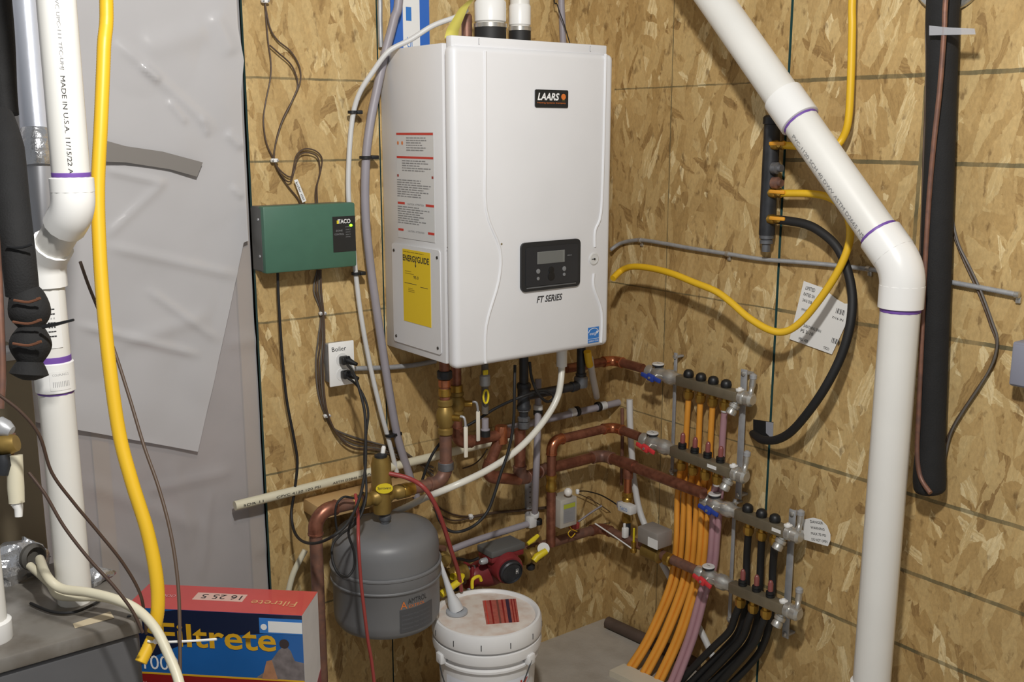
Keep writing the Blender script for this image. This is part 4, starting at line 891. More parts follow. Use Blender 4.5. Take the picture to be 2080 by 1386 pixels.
cx_ = B(1281, 806, pz); build(MB().rbox(V((cx_.x-.01, -pz, zz)), .05, .028, .028, .006), 'corner_fitting', WPEX, gp)
ring(gp, V((cx_.x+.012, -pz-.01, zz+.004)), XD, .013, BLACK, .01)
hose('grey_drop_tube', PBB(.19, .05, (1198, 728), (1203, 760), (1210, 795), (1212, 806)), .0105, WPEX, 'pale tube dropping from boiler to the grey branch tube', 'tube')
build(MB().tube(smoothpath(PBB(.2, .19, (1193, 714), (1196, 735), (1198, 742)), 3), .0115, 10), 'yellow_stub', YGAS, label='short yellow gas stub at boiler base beside the pale tube', cat='tube')
hose('white_drop_tube', [R(1279, 812, .05)]+PRR(.05, .04, (1280, 860), (1284, 930), (1289, 985), (1300, 1040), (1320, 1090), (1348, 1150), (1385, 1215), (1420, 1275), (1455, 1350)), .0105, WPEX, 'white tube dropping down the corner and slanting behind the orange tubes', 'tube')
hose('thin_copper_drop', PR(.03, (1264, 830), (1264, 905), (1262, 985)), .006, COPPERD, 'thin pipe standing beside the white tube in the corner', 'pipe')
vt = thing('grey_riser_tube', 'upright grey plastic tube with black crimp rings left of the zone valve', 'tube', B(1086, 1052, .06))
vx_ = B(1090, 900, .06)
hose('tube', [B(1093, 770, .11), B(1093, 830, .12), B(1092, 880, .152), B(1089, 960, .158), B(1086, 1046, .095)], .0105, GREYP, parent=vt)
for px, py, m, dd in ((1093, 838, BLACK, .122), (1093, 828, WPEX, .12), (1086, 1046, WPEX, .095), (1092, 1060, BLACK, .095)): ring(vt, B(px, py, dd), ZD, .0145, m, .016)
build(MB().rbox(B(1079, 1060, .092), .03, .026, .036, .006), 'elbow', WPEX, vt)
hose('low_grey_tube', PBB(.092, .07, (1072, 1065), (1030, 1078), (985, 1092), (945, 1106), (915, 1118)), .0105, GREYP, 'grey plastic tube slanting above the red pump', 'tube')
# perforated strut
pa = B(1070, 1072, .012); pb = B(1086, 972, .012)
st = thing('perforated_strip', 'grey perforated metal strip upright on the board behind the grey riser', 'strip', V(((pa.x+pb.x)/2, -.012, pa.z)))
build(MB().rbox(((pa.x+pb.x)/2-.003, -.006, (pa.z+pb.z)/2), .024, .012, pb.z-pa.z, .001), 'strip', mat('zinc_strip', (176, 178, 182), .45, .1, var=.1, vs=60), st)
for i in range(9): build(MB().lathe(((pa.x+pb.x)/2-.003, -.0122, pa.z+.012+(pb.z-pa.z-.02)*i/8), MY, [(.0028, 0), (.0028, .0006)], 10), 'slot', GREYW, st)
# black cords below boiler
hose('black_sensor_cord', [B(1046, 742, .27)]+PBB(.29, .29, (1045, 790), (1043, 860), (1033, 915), (1018, 960), (1004, 1005), (990, 1040), (966, 1066))+PBB(.26, .22, (936, 1080), (912, 1078), (893, 1058), (884, 1030)), .0042, BLACKR, 'black cord hanging from boiler in front of copper down to the red tube', 'cord', n=8)
hose('black_looped_cable', [B(1076, 736, .215)]+PBB(.215, .205, (1080, 768), (1092, 798), (1110, 816), (1124, 810), (1120, 800), (1100, 794))+[B(1060, 806, .207), B(1010, 828, .155), B(965, 856, .118), B(930, 876, .105), B(895, 900, .1), B(872, 936, .09), B(858, 975, .08)], .0042, BLACKR, 'black cord looped under boiler then crossing left past the white levers', 'cord', n=8)
GX = 'dark wires stapled low on the board'
for i, pts in enumerate((((872, 1010), (890, 1030), (920, 1045), (956, 1049), (1010, 1040), (1060, 1036), (1110, 1030)), ((880, 1030), (900, 1050), (925, 1058), (956, 1052), (1005, 1043), (1060, 1038), (1110, 1033)))):
    wire(pts, .0028, BROWNW, 'dark wire running low along the board behind the vinyl tube', GX, d=.008+.005*i)
staple(956, 1050, label='white cable staple on the dark wires beneath the vinyl tube', s=.012, h=.016)
hose('thin_dark_wire', PB(.02, (990, 912), (978, 930), (962, 944), (940, 952)), .0022, BROWNW, 'thin dark wire drooping beneath the bright copper bend', 'wire', n=6)
hose('red_tube', [B(790, 962, SD+.02)]+[B(830, 972, .25), B(862, 992, .29), B(886, 1030, .29), B(903, 1075, .27), B(917, 1120, .25), B(930, 1160, .22), B(937, 1200, .19)], .006, REDT, 'red tube curving from separator down past the tank to the pump', 'tube')
hose('red_cable', [B(722, 1005, .262)]+PBB(.32, .385, (727, 1045), (728, 1100))+PBB(.385, .37, (733, 1180), (741, 1250), (748, 1305), (755, 1345), (764, 1420)), .0042, REDT, 'red cord hanging straight down in front of the tank', 'cord')
hose('pale_tube_stub', PBB(.05, .06, (583, 1215), (596, 1165), (620, 1118)), .008, CREAM, 'pale tube slanting behind the copper return line', 'tube')

# ================================================================== MANIFOLDS ON THE RIGHT WALL
def manifold(tag_, a, b, d, caps, white, kind, hnd, hm, nuts, nutdrop):
    """a,b: ends of the bar's front face (pixels); caps/nuts: pixel x of each outlet"""
    S0 = R(*a, d+.017); S1 = R(*b, d+.017); S0.x += .017; S1.x += .017
    e = (S1-S0).normalized(); L = (S1-S0).length; out = MX; up = e.cross(out); up = up if up.z > 0 else -up
    root = thing('manifold', 'nickel floor-heating manifold '+tag_, 'manifold', (S0+S1)/2-ZD*.02, 'floor heating manifolds')
    build(MB().rbox((S0+S1)/2, L, .034, .031, .004, (e, out, up)), 'bar', BAR, root)
    def at(px):
        f = (px-a[0])/(b[0]-a[0]); P = R(px, a[1]+(b[1]-a[1])*f, d+.017); t = (P-S0).dot(e); return S0+e*t
    for px in caps:
        P = at(px)+up*.0155
        if kind == 'cap':
            build(MB().lathe(P, up, [(.0125, 0), (.0155, .003), (.016, .009), (.0135, .018), (.008, .0225), (.001, .024)], 18), 'actuator_cap', BLACK, root)
        else:
            fb = build(MB().lathe(P, up, [(.0105, 0), (.0125, .002), (.0125, .008), (.0105, .009), (.0125, .010), (.0125, .016), (.009, .018)], 16), 'flow_meter_base', BLACK, root)
            build(MB().lathe(P+up*.017, up, [(.0075, 0), (.0075, .022), (.005, .030), (.002, .032)], 12), 'flow_tube', REDCAP, fb)
    P = at(white)+up*.0155
    build(MB().lathe(P, up, [(.011, 0), (.012, .002), (.012, .006), (.006, .008), (.005, .011)], 14), 'vent_plug', STAPLE, root)
    starts = []
    for px in nuts:
        P = at(px)-up*.0155
        build(MB().lathe(P, -up, [(.010, 0), (.0105, .002), (.0105, .010), (.0155, .012), (.0155, .028), (.012, .036)], 8), 'compression_nut', BRASS, root); starts.append(P-up*.026)
    # end group: cross piece, air vent, drain cock
    E0 = S1+e*.004
    build(MB().lathe(E0-e*.004, e, [(.015, 0), (.0215, .003), (.0215, .016), (.017, .020), (.021, .024), (.021, .040), (.014, .047)], 12), 'end_piece', CHROME, root)
    vv = E0+e*.03+up*.006
    build(MB().tube(smoothpath([vv, vv+up*.018+e*.004, vv+up*.03-out*.008, vv+up*.052-out*.010], 4), [.009]*4+[.0075]*4+[.009]*5, 10), 'air_vent', CHROME, root)
    build(MB().lathe(vv+up*.05-out*.010, up, [(.008, 0), (.0105, .002), (.0105, .012), (.004, .017)], 10), 'vent_cap', STEEL, root)
    dv = E0-e*.012-up*.012
    build(MB().lathe(dv, (-up+out*.5-e*.2), [(.011, 0), (.011, .012), (.016, .014), (.016, .024), (.012, .027), (.015, .032), (.015, .044), (.008, .047)], 12), 'drain_cock', CHROME, root)
    # ball valve at the near end
    A0 = S0-e*.128
    build(MB().lathe(A0, e, [(.0165, -.004), (.021, .0), (.021, .018), (.0175, .024), (.022, .034), (.024, .046), (.022, .058), (.018, .068), (.018, .078), (.023, .082), (.023, .104), (.018, .110), (.0175, .13)], 16), 'ball_valve', CHROME, root)
    g = A0+e*.040
    gd2 = build(MB().lathe(g, up, [(.009, 0), (.009, .022), (.018, .024), (.018, .030)], 20), 'gauge_stem', IRON, root)
    build(MB().lathe(g+up*.029, up, [(.0185, 0), (.0188, .002), (.0168, .004), (.0, .004)], 24), 'gauge_dial', GUNM, gd2)
    build(MB().box(g+up*.0333, .012, .0012, .0006, (e, out, up)), 'gauge_needle', PRINT, gd2)
    H0 = R(*hnd[0], d+.05); H1 = R(*hnd[1], d+.05); hc = (H0+H1)/2; hd = (H1-H0).normalized(); hu = hd.cross(out)
    build(MB().cyl(A0+e*.046, hc, .007), 'valve_stem', CHROME, root)
    hl = (H1-H0).length
    hb = MB().rbox(hc, hl*.36, .012, .022, .004, (hd, out, hu)); hb.rbox(hc-hd*hl*.32+hu*.003, hl*.42, .008, .013, .003, (hd, out, hu)); hb.rbox(hc+hd*hl*.32-hu*.003, hl*.42, .008, .013, .003, (hd, out, hu))
    hh = build(hb, 'butterfly_handle', hm, root); build(MB().lathe(hc+out*.006, out, [(.004, 0), (.004, .003)], 8), 'handle_screw', CHROME, hh)
    return root, starts, at, S0, S1, e, up
m1 = manifold('with black caps and four tubes, topmost on the wall', (1371, 773), (1495, 808), DR1, (1390, 1415, 1440, 1466), 1494, 'cap', ((1304, 758), (1340, 777)), BLUEH, (1392, 1416, 1441, 1466), 0)
m2 = manifold('with four red flow meters, below the topmost one', (1359, 917), (1482, 963), DR2, (1377, 1402, 1428, 1454), 1481, 'flow', ((1294, 900), (1328, 922)), REDH, (1377, 1401, 1426, 1450), 0)
m3 = manifold('with three black caps beside a rounded paper tag', (1490, 1045), (1590, 1084), DR3, (1510, 1538, 1565), 1592, 'cap', ((1420, 1025), (1457, 1049)), BLUEH, (1514, 1541, 1568), 0)
m4 = manifold('with three flow meters, lowest above the floor', (1478, 1194), (1588, 1241), DR4, (1500, 1528, 1556), 1583, 'flow', ((1409, 1167), (1443, 1195)), REDH, (1497, 1523, 1549), 0)
for mnf, px, py, w_ in ((m2, 1446, 951, .034), (m3, 1577, 1074, .030)):
    P = mnf[2](px)+MX*.0175; plate(mnf[0], 'white_sticker', P-mnf[5]*w_*.5-mnf[6]*.004, mnf[5], mnf[6], w_, .010, PAPER)
# brackets
def bracket(pts, d0, d1, label, w_=.02):
    t_, b_ = R(*pts[0], .004), R(*pts[1], .004); y = (t_.y+b_.y)/2
    o = thing('manifold_bracket', label, 'bracket', V((-.03, y, b_.z)), 'steel manifold brackets')
    s = V((0, 0, 1))
    build(MB().rbox(V((-.004-.026, y, (t_.z+b_.z)/2)), .004, w_, t_.z-b_.z, .001), 'strap', STEEL, o)
    for z in (t_.z-.012, b_.z+.012):
        build(MB().rbox(V((-.016, y, z)), .03, w_, .006, .001), 'standoff', STEEL, o); build(MB().lathe(V((-.032, y, z-.0)), MX, [(.007, 0), (.007, .004), (.003, .006)], 10), 'bolt', CHROME, o)
bracket(((1390, 716), (1372, 960)), 0, 0, 'left steel bracket behind the topmost pair of manifolds', .012)
bracket(((1524, 748), (1512, 1010)), 0, 0, 'right steel bracket behind the topmost pair of manifolds', .022)
bracket(((1504, 1010), (1494, 1260)), 0, 0, 'left steel bracket behind the lowest pair of manifolds', .012)
bracket(((1624, 1032), (1606, 1290)), 0, 0, 'right steel bracket behind the lowest pair of manifolds', .022)
# tubes to the floor
def ftube(start, dw, mids, low, fl, r, m, label, grp, k=7):
    """drops down the wall at distance dw behind the copper, then swings out to the floor"""
    F = Z(fl[0], fl[1], .004); pts = [start]+[R(x, y, dw) for x, y in mids]
    w0 = dep(pts[-1]); w1 = dep(F); y0 = mids[-1][1]
    for p in low: f = (p[1]-y0)/(fl[1]-y0); pts.append(T(p[0], p[1], w0+(w1-w0)*f**1.25))
    return hose('floor_heating_tube', pts+[F], r, m, label, 'tube', grp, k=k, n=10)
OR = .0090
GO = 'orange floor heating tubes'; GP_ = 'pink floor heating tubes'; ORD = ('first', 'second', 'third', 'last')
T1 = [(1393, 1386, 1366, 1324, 1284), (1419, 1411, 1391, 1353, 1312), (1443, 1434, 1414, 1383, 1341), (1467, 1457, 1434, 1409, 1369)]
T2 = [(1376, 1374, 1354, 1313, 1273), (1401, 1399, 1379, 1342, 1301), (1426, 1423, 1403, 1372, 1330), (1450, 1446, 1423, 1397, 1357)]
for i in range(4):
    m = ORANGE if i < 3 else PINK; nm = 'orange' if i < 3 else 'pink'; q = T1[i]; p = T2[i]; fy_ = 1361+13*i
    ftube(m1[1][i], .048, [(q[0], 900), (q[0]-3, 1000), (q[1], 1090), (q[1]-6, 1150)], [(q[2], 1205), (q[3], 1298)], (q[4], fy_+3), OR if i < 3 else .0098, m, nm+' tube from the '+ORD[i]+' outlet past the blue valve of the topmost manifold', GO if i < 3 else GP_)
    ftube(m2[1][i], .058, [(p[0], 1005), (p[1], 1090), (p[1]-6, 1150)], [(p[2], 1205), (p[3], 1298)], (p[4], fy_), OR if i < 3 else .0098, m, nm+' tube from the '+ORD[i]+' outlet past the red valve of the flow meter manifold', GO if i < 3 else GP_)
    if i == 3:
        for mm in (m1, m2): build(MB().lathe(mm[1][3]+ZD*.002, -ZD, [(.0098, 0), (.0112, .001), (.0112, .016), (.0098, .018)], 12), 'tube_sleeve', WPEX, mm[0])
GBk = 'black floor heating tubes'
for i, (a, mids, low, fl) in enumerate(((m4[1][0], [(1494, 1250)], [(1482, 1282), (1450, 1314), (1416, 1348)], (1376, 1392)), (m4[1][1], [(1520, 1262)], [(1509, 1295), (1480, 1329), (1446, 1364)], (1408, 1402)), (m4[1][2], [(1546, 1274)], [(1535, 1302), (1510, 1334), (1478, 1370)], (1442, 1412)))):
    ftube(a, DR4, mids, low, fl, .0105, BLACKR, 'black tube bending from the '+ORD[i]+' outlet of the lowest manifold to the floor', GBk)
for i, (a, mids, low, fl) in enumerate(((m3[1][0], [(1517, 1130), (1516, 1180), (1513, 1240)], [(1500, 1284), (1470, 1320)], (1392, 1398)), (m3[1][1], [(1545, 1140), (1543, 1190), (1540, 1250)], [(1527, 1296), (1498, 1335)], (1424, 1408)), (m3[1][2], [(1570, 1150), (1568, 1200), (1564, 1260)], [(1552, 1306), (1528, 1345)], (1458, 1418)))):
    ftube(a, .055, mids, low, fl, .0105, BLACKR, 'black tube from the '+ORD[i]+' outlet of the three-cap manifold, down behind flow meters', GBk)
# board on the floor where the tubes go down
fa, fb, fc = Z(1238, 1362, .02), Z(1268, 1348, .02), Z(1400, 1410, .02)
dx = (fc-fb).normalized(); fd = fa-fb
build(MB().prism([fb, fb+dx*.42, fb+dx*.42+fd, fb+fd], V((0, 0, -.02))), 'floor_board', mat('pale_board', (206, 198, 178), .6, var=.06), label='pale board on the floor where the orange tubes enter', cat='board')
# old pipe lying at the wall foot
q0 = Z(1234, 1264, .02); q1 = Z(1425, 1352, .02)
o = thing('floor_pipe', 'rusty pipe stub lying on the concrete along the right wall', 'pipe', V((q0.x, q0.y, 0)))
dd = (q1-q0).normalized()
build(MB().lathe(q0, dd, [(.016, 0), (.020, .001), (.020, (q1-q0).length)], 16), 'pipe', RUST, o)
build(MB().lathe(q0-dd*.0005, dd, [(.0155, 0), (.0155, .0004)], 16), 'bore', DARK, o)
# paper tags
tp = [R(x, y, .034) for x, y in ((1630, 1056), (1652, 1052), (1668, 1056), (1680, 1068), (1687, 1086), (1687, 1098), (1682, 1110), (1660, 1104), (1632, 1096))]
tg = build(MB().prism(tp, V((-.0008, 0, 0))), 'manifold_tag', PAPER, label='rounded white paper tag with print beside the three-cap manifold', cat='tag')
for i in range(4):
    a = R(1646+i*1, 1062+i*12, .0352); b = R(1672+i*3, 1066+i*12.5, .0352)
    text(tg, 'tag_print', ('DANGER', 'WARNING', 'MAX 70 PSI', 'DO NOT OPEN')[i], a, b-a, (b-a).cross(MX)*-1, (b-a).length, .007, PRINT)
tp = [R(x, y, .004) for x, y in ((1633, 571), (1676, 584), (1696, 604), (1708, 611), (1720, 614), (1688, 720), (1604, 688))]
tp = [R(x, y, .004) for x, y in ((1633, 571), (1672, 585), (1700, 608), (1716, 617), (1738, 617), (1690, 720), (1604, 689))]
tg = build(MB().prism(tp, V((-.0008, 0, 0))), 'board_label', PAPER, label='white printed label stapled to the board behind the yellow and black hoses', cat='label')
def onlab(px, py): return R(px, py, .0052)
ex_ = (onlab(1690, 718)-onlab(1606, 687)).normalized(); ey_ = MX.cross(ex_); ey_ = ey_ if ey_.z > 0 else -ey_
ey_ = (onlab(1633, 571)-onlab(1604, 689)).normalized()
for i, (px, py, s, w_, h_) in enumerate(((1636, 588, 'LIMITED', .03, .010), (1632, 600, 'RATED SH', .035, .009), (1630, 612, '24/16 OSB', .03, .008), (1628, 630, 'EXPOSURE 1', .02, .006), (1632, 664, 'SHEATHING SPAN', .056, .008), (1626, 674, 'PS 2-10', .04, .009), (1622, 690, 'MILL 435', .03, .008), (1690, 646, '7/16 IN', .034, .006), (1672, 708, 'TECO', .018, .007))):
    text(tg, 'label_print', s, onlab(px, py), ex_, ey_, w_, h_, PRINT)
for px, py in ((1697, 636), (1688, 696)):
    mb = MB()
    for j in range(7): 
        q = onlab(px, py)+ex_*(j*.004); mb.add([q, q+ex_*(.0012+.0012*(j % 2)), q+ex_*(.0012+.0012*(j % 2))+ey_*.014, q+ey_*.014], [(0, 1, 2, 3)])
    build(mb, 'barcode', PRINT, tg, smooth=0)

# ================================================================== GAS MANIFOLD, HOSES ON THE RIGHT WALL
gz = [R(1566, 262, .04), R(1560, 470, .04)]; gy = (gz[0].y+gz[1].y)/2
gm = thing('gas_manifold', 'upright black iron gas manifold with yellow valves on the board', 'manifold', V((-.04, gy, gz[1].z-.06)))
build(MB().cyl(V((-.04, gy, gz[1].z-.01)), V((-.04, gy, gz[0].z+.02)), .0215), 'pipe', IRON, gm)
build(MB().lathe(V((-.04, gy, gz[1].z-.055)), ZD, [(.012, 0), (.012, .02), (.018, .022), (.018, .03), (.014, .033), (.020, .036), (.020, .056)], 14), 'bottom_coupling', IRONG, gm)
build(MB().lathe(V((-.04, gy, gz[0].z+.01)), ZD, [(.018, 0), (.025, .003), (.025, .02), (.018, .026)], 14), 'top_cap', IRON, gm)
def gasv(px, py, label):
    P = R(px, py, .05); o = thing('gas_shutoff_valve', label, 'valve', P-ZD*.012, 'yellow gas valves')
    s = V((-.05, gy, P.z))
    build(MB().lathe(s, MY, [(.009, 0), (.009, .012), (.013, .014), (.013, .028), (.010, .032), (.012, .04), (.012, .05), (.009, .053)], 10), 'body', BRASS, o)
    build(MB().rbox(P+V((-.012, .006, .004)), .007, .05, .010, .003), 'lever', mat('orange_yellow_lever', (226, 158, 46), .45), o)
    build(MB().lathe(P+V((0, .0, .0)), MX, [(.006, 0), (.006, .014)], 8), 'stem', BRASS, o)
    return s+MY*.05
v1 = gasv(1588, 295, 'topmost yellow gas valve on the black manifold'); v2 = gasv(1588, 393, 'middle yellow gas valve on the black manifold'); v3 = gasv(1588, 447, 'lowest yellow gas valve feeding the black hose')
for py in (342, 372):
    P = R(1582, py, .055); build(MB().lathe(P+YD*.02, MY, [(.010, 0), (.016, .002), (.016, .016), (.010, .02), (.010, .03)], 10), 'gas_plug', IRONG if py == 342 else COPPERD, gm)
hose('yellow_gas_line', [R(1733, -40, .05)+ZD*.45]+PR(.05, (1733, -40), (1731, 60), (1728, 170), (1723, 245), (1712, 280))+PR(.06, (1694, 298), (1655, 300))+[v1], .0095, YGAS, 'yellow gas line coming down from above to the topmost gas valve', 'hose', rib=0)
hose('yellow_boiler_line', [v2+YD*.004]+PRR(.05, .055, (1650, 394), (1690, 404), (1716, 428), (1727, 465))+PRR(.065, .12, (1722, 505), (1700, 555), (1664, 610), (1626, 655), (1594, 674), (1562, 670))+PRR(.12, .11, (1520, 645), (1482, 612), (1452, 591), (1410, 574), (1365, 556), (1322, 545), (1285, 542), (1262, 550))+[R(1245, 566, .15)], .0098, YGAS, 'yellow gas line sagging from middle gas valve across to the boiler', 'hose', k=7)
hose('black_gas_hose', [v3+YD*.004]+PRR(.05, .045, (1634, 455), (1668, 472), (1700, 502), (1720, 545))+PRR(.05, .095, (1731, 600), (1727, 660), (1708, 725), (1676, 788))+PRR(.095, .05, (1640, 840), (1606, 878), (1576, 894), (1550, 894))+[R(1536, 886, .02), R(1528, 878, -.02)], .0118, BLACKR, 'thick black hose from lowest gas valve down into hole in the board', 'hose', k=7)
hc_ = R(1549, 872, .0006); hl_ = build(MB().prism([R(x, y, .0006) for x, y in ((1530, 852), (1571, 858), (1570, 893), (1530, 888))], V((-.0005, 0, 0))), 'wall_opening', DARK, wr)
build(MB().prism([R(x, y, .0012) for x, y in ((1556, 857), (1571, 859), (1570, 893), (1556, 880))], V((-.0005, 0, 0))), 'opening_liner', mat('liner_grey', (150, 152, 160), .5), wr)
hose('armored_wall_cable', [R(1240, 508, .03)]+PR(.012, (1262, 494), (1300, 488), (1350, 495), (1400, 504), (1478, 516), (1550, 527), (1640, 534), (1712, 541), (1780, 549), (1860, 560), (1940, 575), (2000, 586), (2062, 598)), .0056, STEEL, 'ribbed steel cable running across the right wall under the gas hoses', 'cable', rib=.16, ribn=.006)
def strap2(px, py, label):
    P = R(px, py, .012); o = thing('cable_strap', label, 'strap', P-ZD*.01, 'steel straps on the armored cable')
    build(MB().lathe(P+YD*.006, MY, [(.0065, 0), (.0078, .001), (.0078, .011), (.0065, .012)], 12), 'saddle', CHROME, o)
    build(MB().rbox(P+V((.008, 0, -.012)), .006, .012, .016, .002), 'tab', CHROME, o)
strap2(1300, 488, 'steel strap on the armored cable beside the boiler'); strap2(1478, 516, 'steel strap on the armored cable left of the gas manifold'); strap2(2066, 599, 'steel strap on the armored cable right of the black insulated pipe'); strap2(1764, 546, 'steel strap on the armored cable behind the white vent pipe')

# ================================================================== RIGHT PVC VENT
DV = .15; rv = .0445
P0, P1, P2 = R(1275, -252, DV), R(1806, 478, DV), R(1740, 1386, DV)
y_ = R(1828, 640, DV).y
D2 = V((-DV, y_, P1.z-.075)); 
rp = thing('pvc_vent_pipe', 'large white plastic vent pipe slanting down then straight along the right wall', 'pipe', V((-DV, y_, 0)))
k1 = R(1818, 510, DV); corner_ = V((-DV, y_, R(1832, 545, DV).z))
run(rp, [P0, corner_, V((-DV, y_, .0))], rv, PVC, PVCF, .10, ring=False, k=1.13)
sd = (corner_-P0).normalized()
def collar(P, ax, L, par=rp, m=PVCF, kk=1.13, r=rv): return build(MB().lathe(P-ax*(L/2), ax, [(r*1.0, 0), (r*kk, .002), (r*kk, L-.002), (r*1.0, L)], 28), 'coupling', m, par)
def pring(P, ax, L=.006, par=rp, r=rv): return build(MB().lathe(P-ax*(L/2), ax, [(r*1.006, 0), (r*1.012, .001), (r*1.012, L-.001), (r*1.006, L)], 28), 'primer_ring', PURPLE, par)
cm = R(1616, 212, DV); cm = P0+sd*(cm-P0).dot(sd)
collar(cm, sd, .085); pring(cm+sd*.045, sd)
e1 = R(1786, 478, DV); e1 = P0+sd*(e1-P0).dot(sd); pring(e1-sd*.004, sd); collar(e1+sd*.03, sd, .06)
e2 = R(1828, 602, DV); e2 = V((-DV, y_, e2.z)); collar(e2, -ZD, .055); pring(e2-ZD*.031, -ZD, .008)
eb = R(1738, 1372, DV); collar(V((-DV, y_, eb.z-.03)), ZD, .06)
cv_ = (CAM-cm); cv_ = (cv_-sd*cv_.dot(sd)).normalized(); sv_ = sd.cross(cv_); sv_ = sv_ if sv_.dot(RT) < 0 else -sv_
def pw(a, b):
    th = .95-b/rv; return cm+sd*(.075+a)+(cv_*math.cos(th)+sv_*math.sin(th))*(rv*1.006)
text(rp, 'pipe_print', 'PVC-1120 SCH 40 DWV ASTM D2665 NSF', V(), XD, ZD, .32, .011, PRINTG, warp=pw)

# ================================================================== INSULATED LINE ON THE RIGHT
il = thing('insulated_pipe', 'black foam insulated pipe with rounded end hanging on the right wall', 'pipe', R(1889, 1008, .06))
pts = [R(1918, -40, .052)+ZD*.45]+PR(.052, (1918, -40), (1914, 120), (1910, 280), (1904, 440), (1900, 600), (1896, 760), (1890, 900), (1888, 960), (1888, 990), (1889, 1006)); sp2 = smoothpath(pts, 5)
rs = []
for i in range(len(sp2)): f = i/(len(sp2)-1); rs.append(.034+.0015*math.sin(f*17)+.002*(f > .35)*math.sin(f*9)) 
for j, q in enumerate((.012, .022, .029, .033)): rs[-1-j] = q
build(MB().tube(sp2, rs, 20), 'foam_sleeve', FOAM, il)
hose('copper_line', [R(1923, -30, .1)+ZD*.45]+PRR(.1, .096, (1923, -30), (1918, 60), (1909, 180), (1896, 300))+PRR(.092, .089, (1886, 420), (1878, 560), (1872, 700), (1866, 840), (1863, 920))+PRR(.09, .1, (1870, 970), (1890, 1002)), .0058, COPPERD, 'thin copper line strapped against the black insulated pipe', 'pipe', n=8)
hose('dark_wire', [R(1884, -10, .02)+ZD*.45]+PR(.02, (1884, -10), (1882, 150), (1876, 320), (1870, 500), (1850, 800), (1838, 960)), .0030, BROWNW, 'dark cable running down the board left of the insulated pipe', 'wire', n=6)
st = build(MB().prism([R(x, y, .1035) for x, y in ((1888, 52), (1930, 56), (1980, 58), (1982, 70), (1930, 71), (1888, 72))], V((-.0012, 0, 0))), 'clear_strap', TAPEC, label='clear strap across the black insulated pipe near its top', cat='strap')
fc_ = R(1926, -62, .02); o = thing('round_wall_cap', 'round pale metal wall cap at the top of the insulated pipe', 'cap', fc_-ZD*.1)
rr2 = 82*dep(fc_)/FPX
build(MB().lathe(fc_+V((.018, 0, 0)), MX, [(rr2, 0), (rr2, .012), (rr2*.96, .016), (rr2*.86, .014), (rr2*.84, .010), (.001, .010)], 40), 'dish', CHROME, o)
build(MB().lathe(fc_+V((.018, 0, 0)), MX, [(rr2*.62, .008), (rr2*.62, .02), (rr2*.58, .02), (rr2*.56, .010)], 32), 'inner_rim', STEEL, o)
GT = 'thin brown wires at the far right'
wire([(1930, 420), (1945, 490), (1966, 535), (1992, 590), (2016, 655), (2026, 690), (2018, 735), (1990, 785), (1955, 838), (1930, 885), (1916, 950)], .0030, GREYW, 'outermost grey wire bowing right of the insulated pipe', GT, d=.0125, wall='r')
wire([(1934, 470), (1958, 530), (1990, 600), (2012, 660), (2024, 700), (2010, 750), (1978, 800), (1940, 858), (1920, 900)], .0026, BROWNW, 'brown wire close behind the outermost wire right of the insulated pipe', GT, d=.006, wall='r')
jb = R(2092, 740, .03); o = thing('grey_wall_box', 'grey box on the right wall cut off at the picture edge', 'box', jb-ZD*.06)
build(MB().rbox(jb, .055, .06, .10, .006), 'body', mat('blue_grey_box', (134, 136, 150), .5), o); build(MB().rbox(jb+MX*.029, .006, .05, .09, .003), 'lid', MATS['blue_grey_box'], o)

# ================================================================== BUCKET
bc = Z(989, 1243, .375); bc = V((bc.x, bc.y, 0)); br_ = .148
bk = thing('plastic_bucket', 'white plastic bucket with dusty lid and pouring spout', 'bucket', bc)
build(MB().lathe(bc, ZD, [(.118, .004), (.122, 0), (.13, .16), (.134, .262), (.143, .266), (.143, .272), (.135, .278), (.136, .288), (.149, .292), (.151, .304), (.149, .318), (.137, .322), (.137, .335)], 56), 'shell', BUCK, bk)
build(MB().lathe(bc, ZD, [(.14, .326), (.150, .328), (.1515, .334), (.1515, .348), (.150, .366), (.146, .3745), (.140, .3755), (.135, .372), (.133, .3650), (.001, .3650)], 56), 'lid', BUCK, bk)
build(MB().lathe(bc, ZD, [(.001, .3652), (.1325, .3652), (.1335, .3662), (.132, .3664), (.001, .3658)], 56), 'lid_top', LIDM, bk)
camd = V((CAM.x-bc.x, CAM.y-bc.y, 0)).normalized(); ca0 = math.atan2(camd.y, camd.x)
for a in [ca0-.62+i*.52 for i in range(-3, 5)]:
    d = V((math.cos(a), math.sin(a), 0)); build(MB().box(bc+d*.1512+ZD*.346, .002, .0022, .016, (d, d.cross(ZD), ZD)), 'lid_slit', DGREY, bk)
sq = Z(928, 1246, .366); 
spt = build(MB().lathe(sq, ZD, [(.026, 0), (.030, .002), (.030, .008), (.024, .010), (.021, .010), (.001, .011)], 24), 'spout_ring', mat('grey_ring', (166, 170, 176), .4), bk)
tip = V(T(893, 1140, dep(sq)-.01)); 
build(MB().tube([sq+ZD*.008, sq.lerp(tip, .18)+ZD*.004, sq.lerp(tip, .35), sq.lerp(tip, .6), tip], [.020, .0175, .011, .008, .0055], 16), 'spout', mat('translucent_spout', (206, 208, 210), .35), bk)
sc_ = Z(903, 1212, .366); build(MB().lathe(sc_+ZD*.0, V((-.3, -.2, 1)), [(.012, 0), (.014, .003), (.014, .014), (.009, .017)], 14), 'spout_cap', mat('spout_cap_cream', (216, 196, 160), .4), bk)
l0, l1, l2, l3 = [Z(x, y, .3662) for x, y in ((980, 1221), (1048, 1217), (1055, 1264), (988, 1269))]
ll = build(MB().prism([l0, l3, l2, l1], V((0, 0, .0006))), 'lid_label', mat('label_faded_red', (176, 92, 80), .5, var=.2, vs=60), bk)
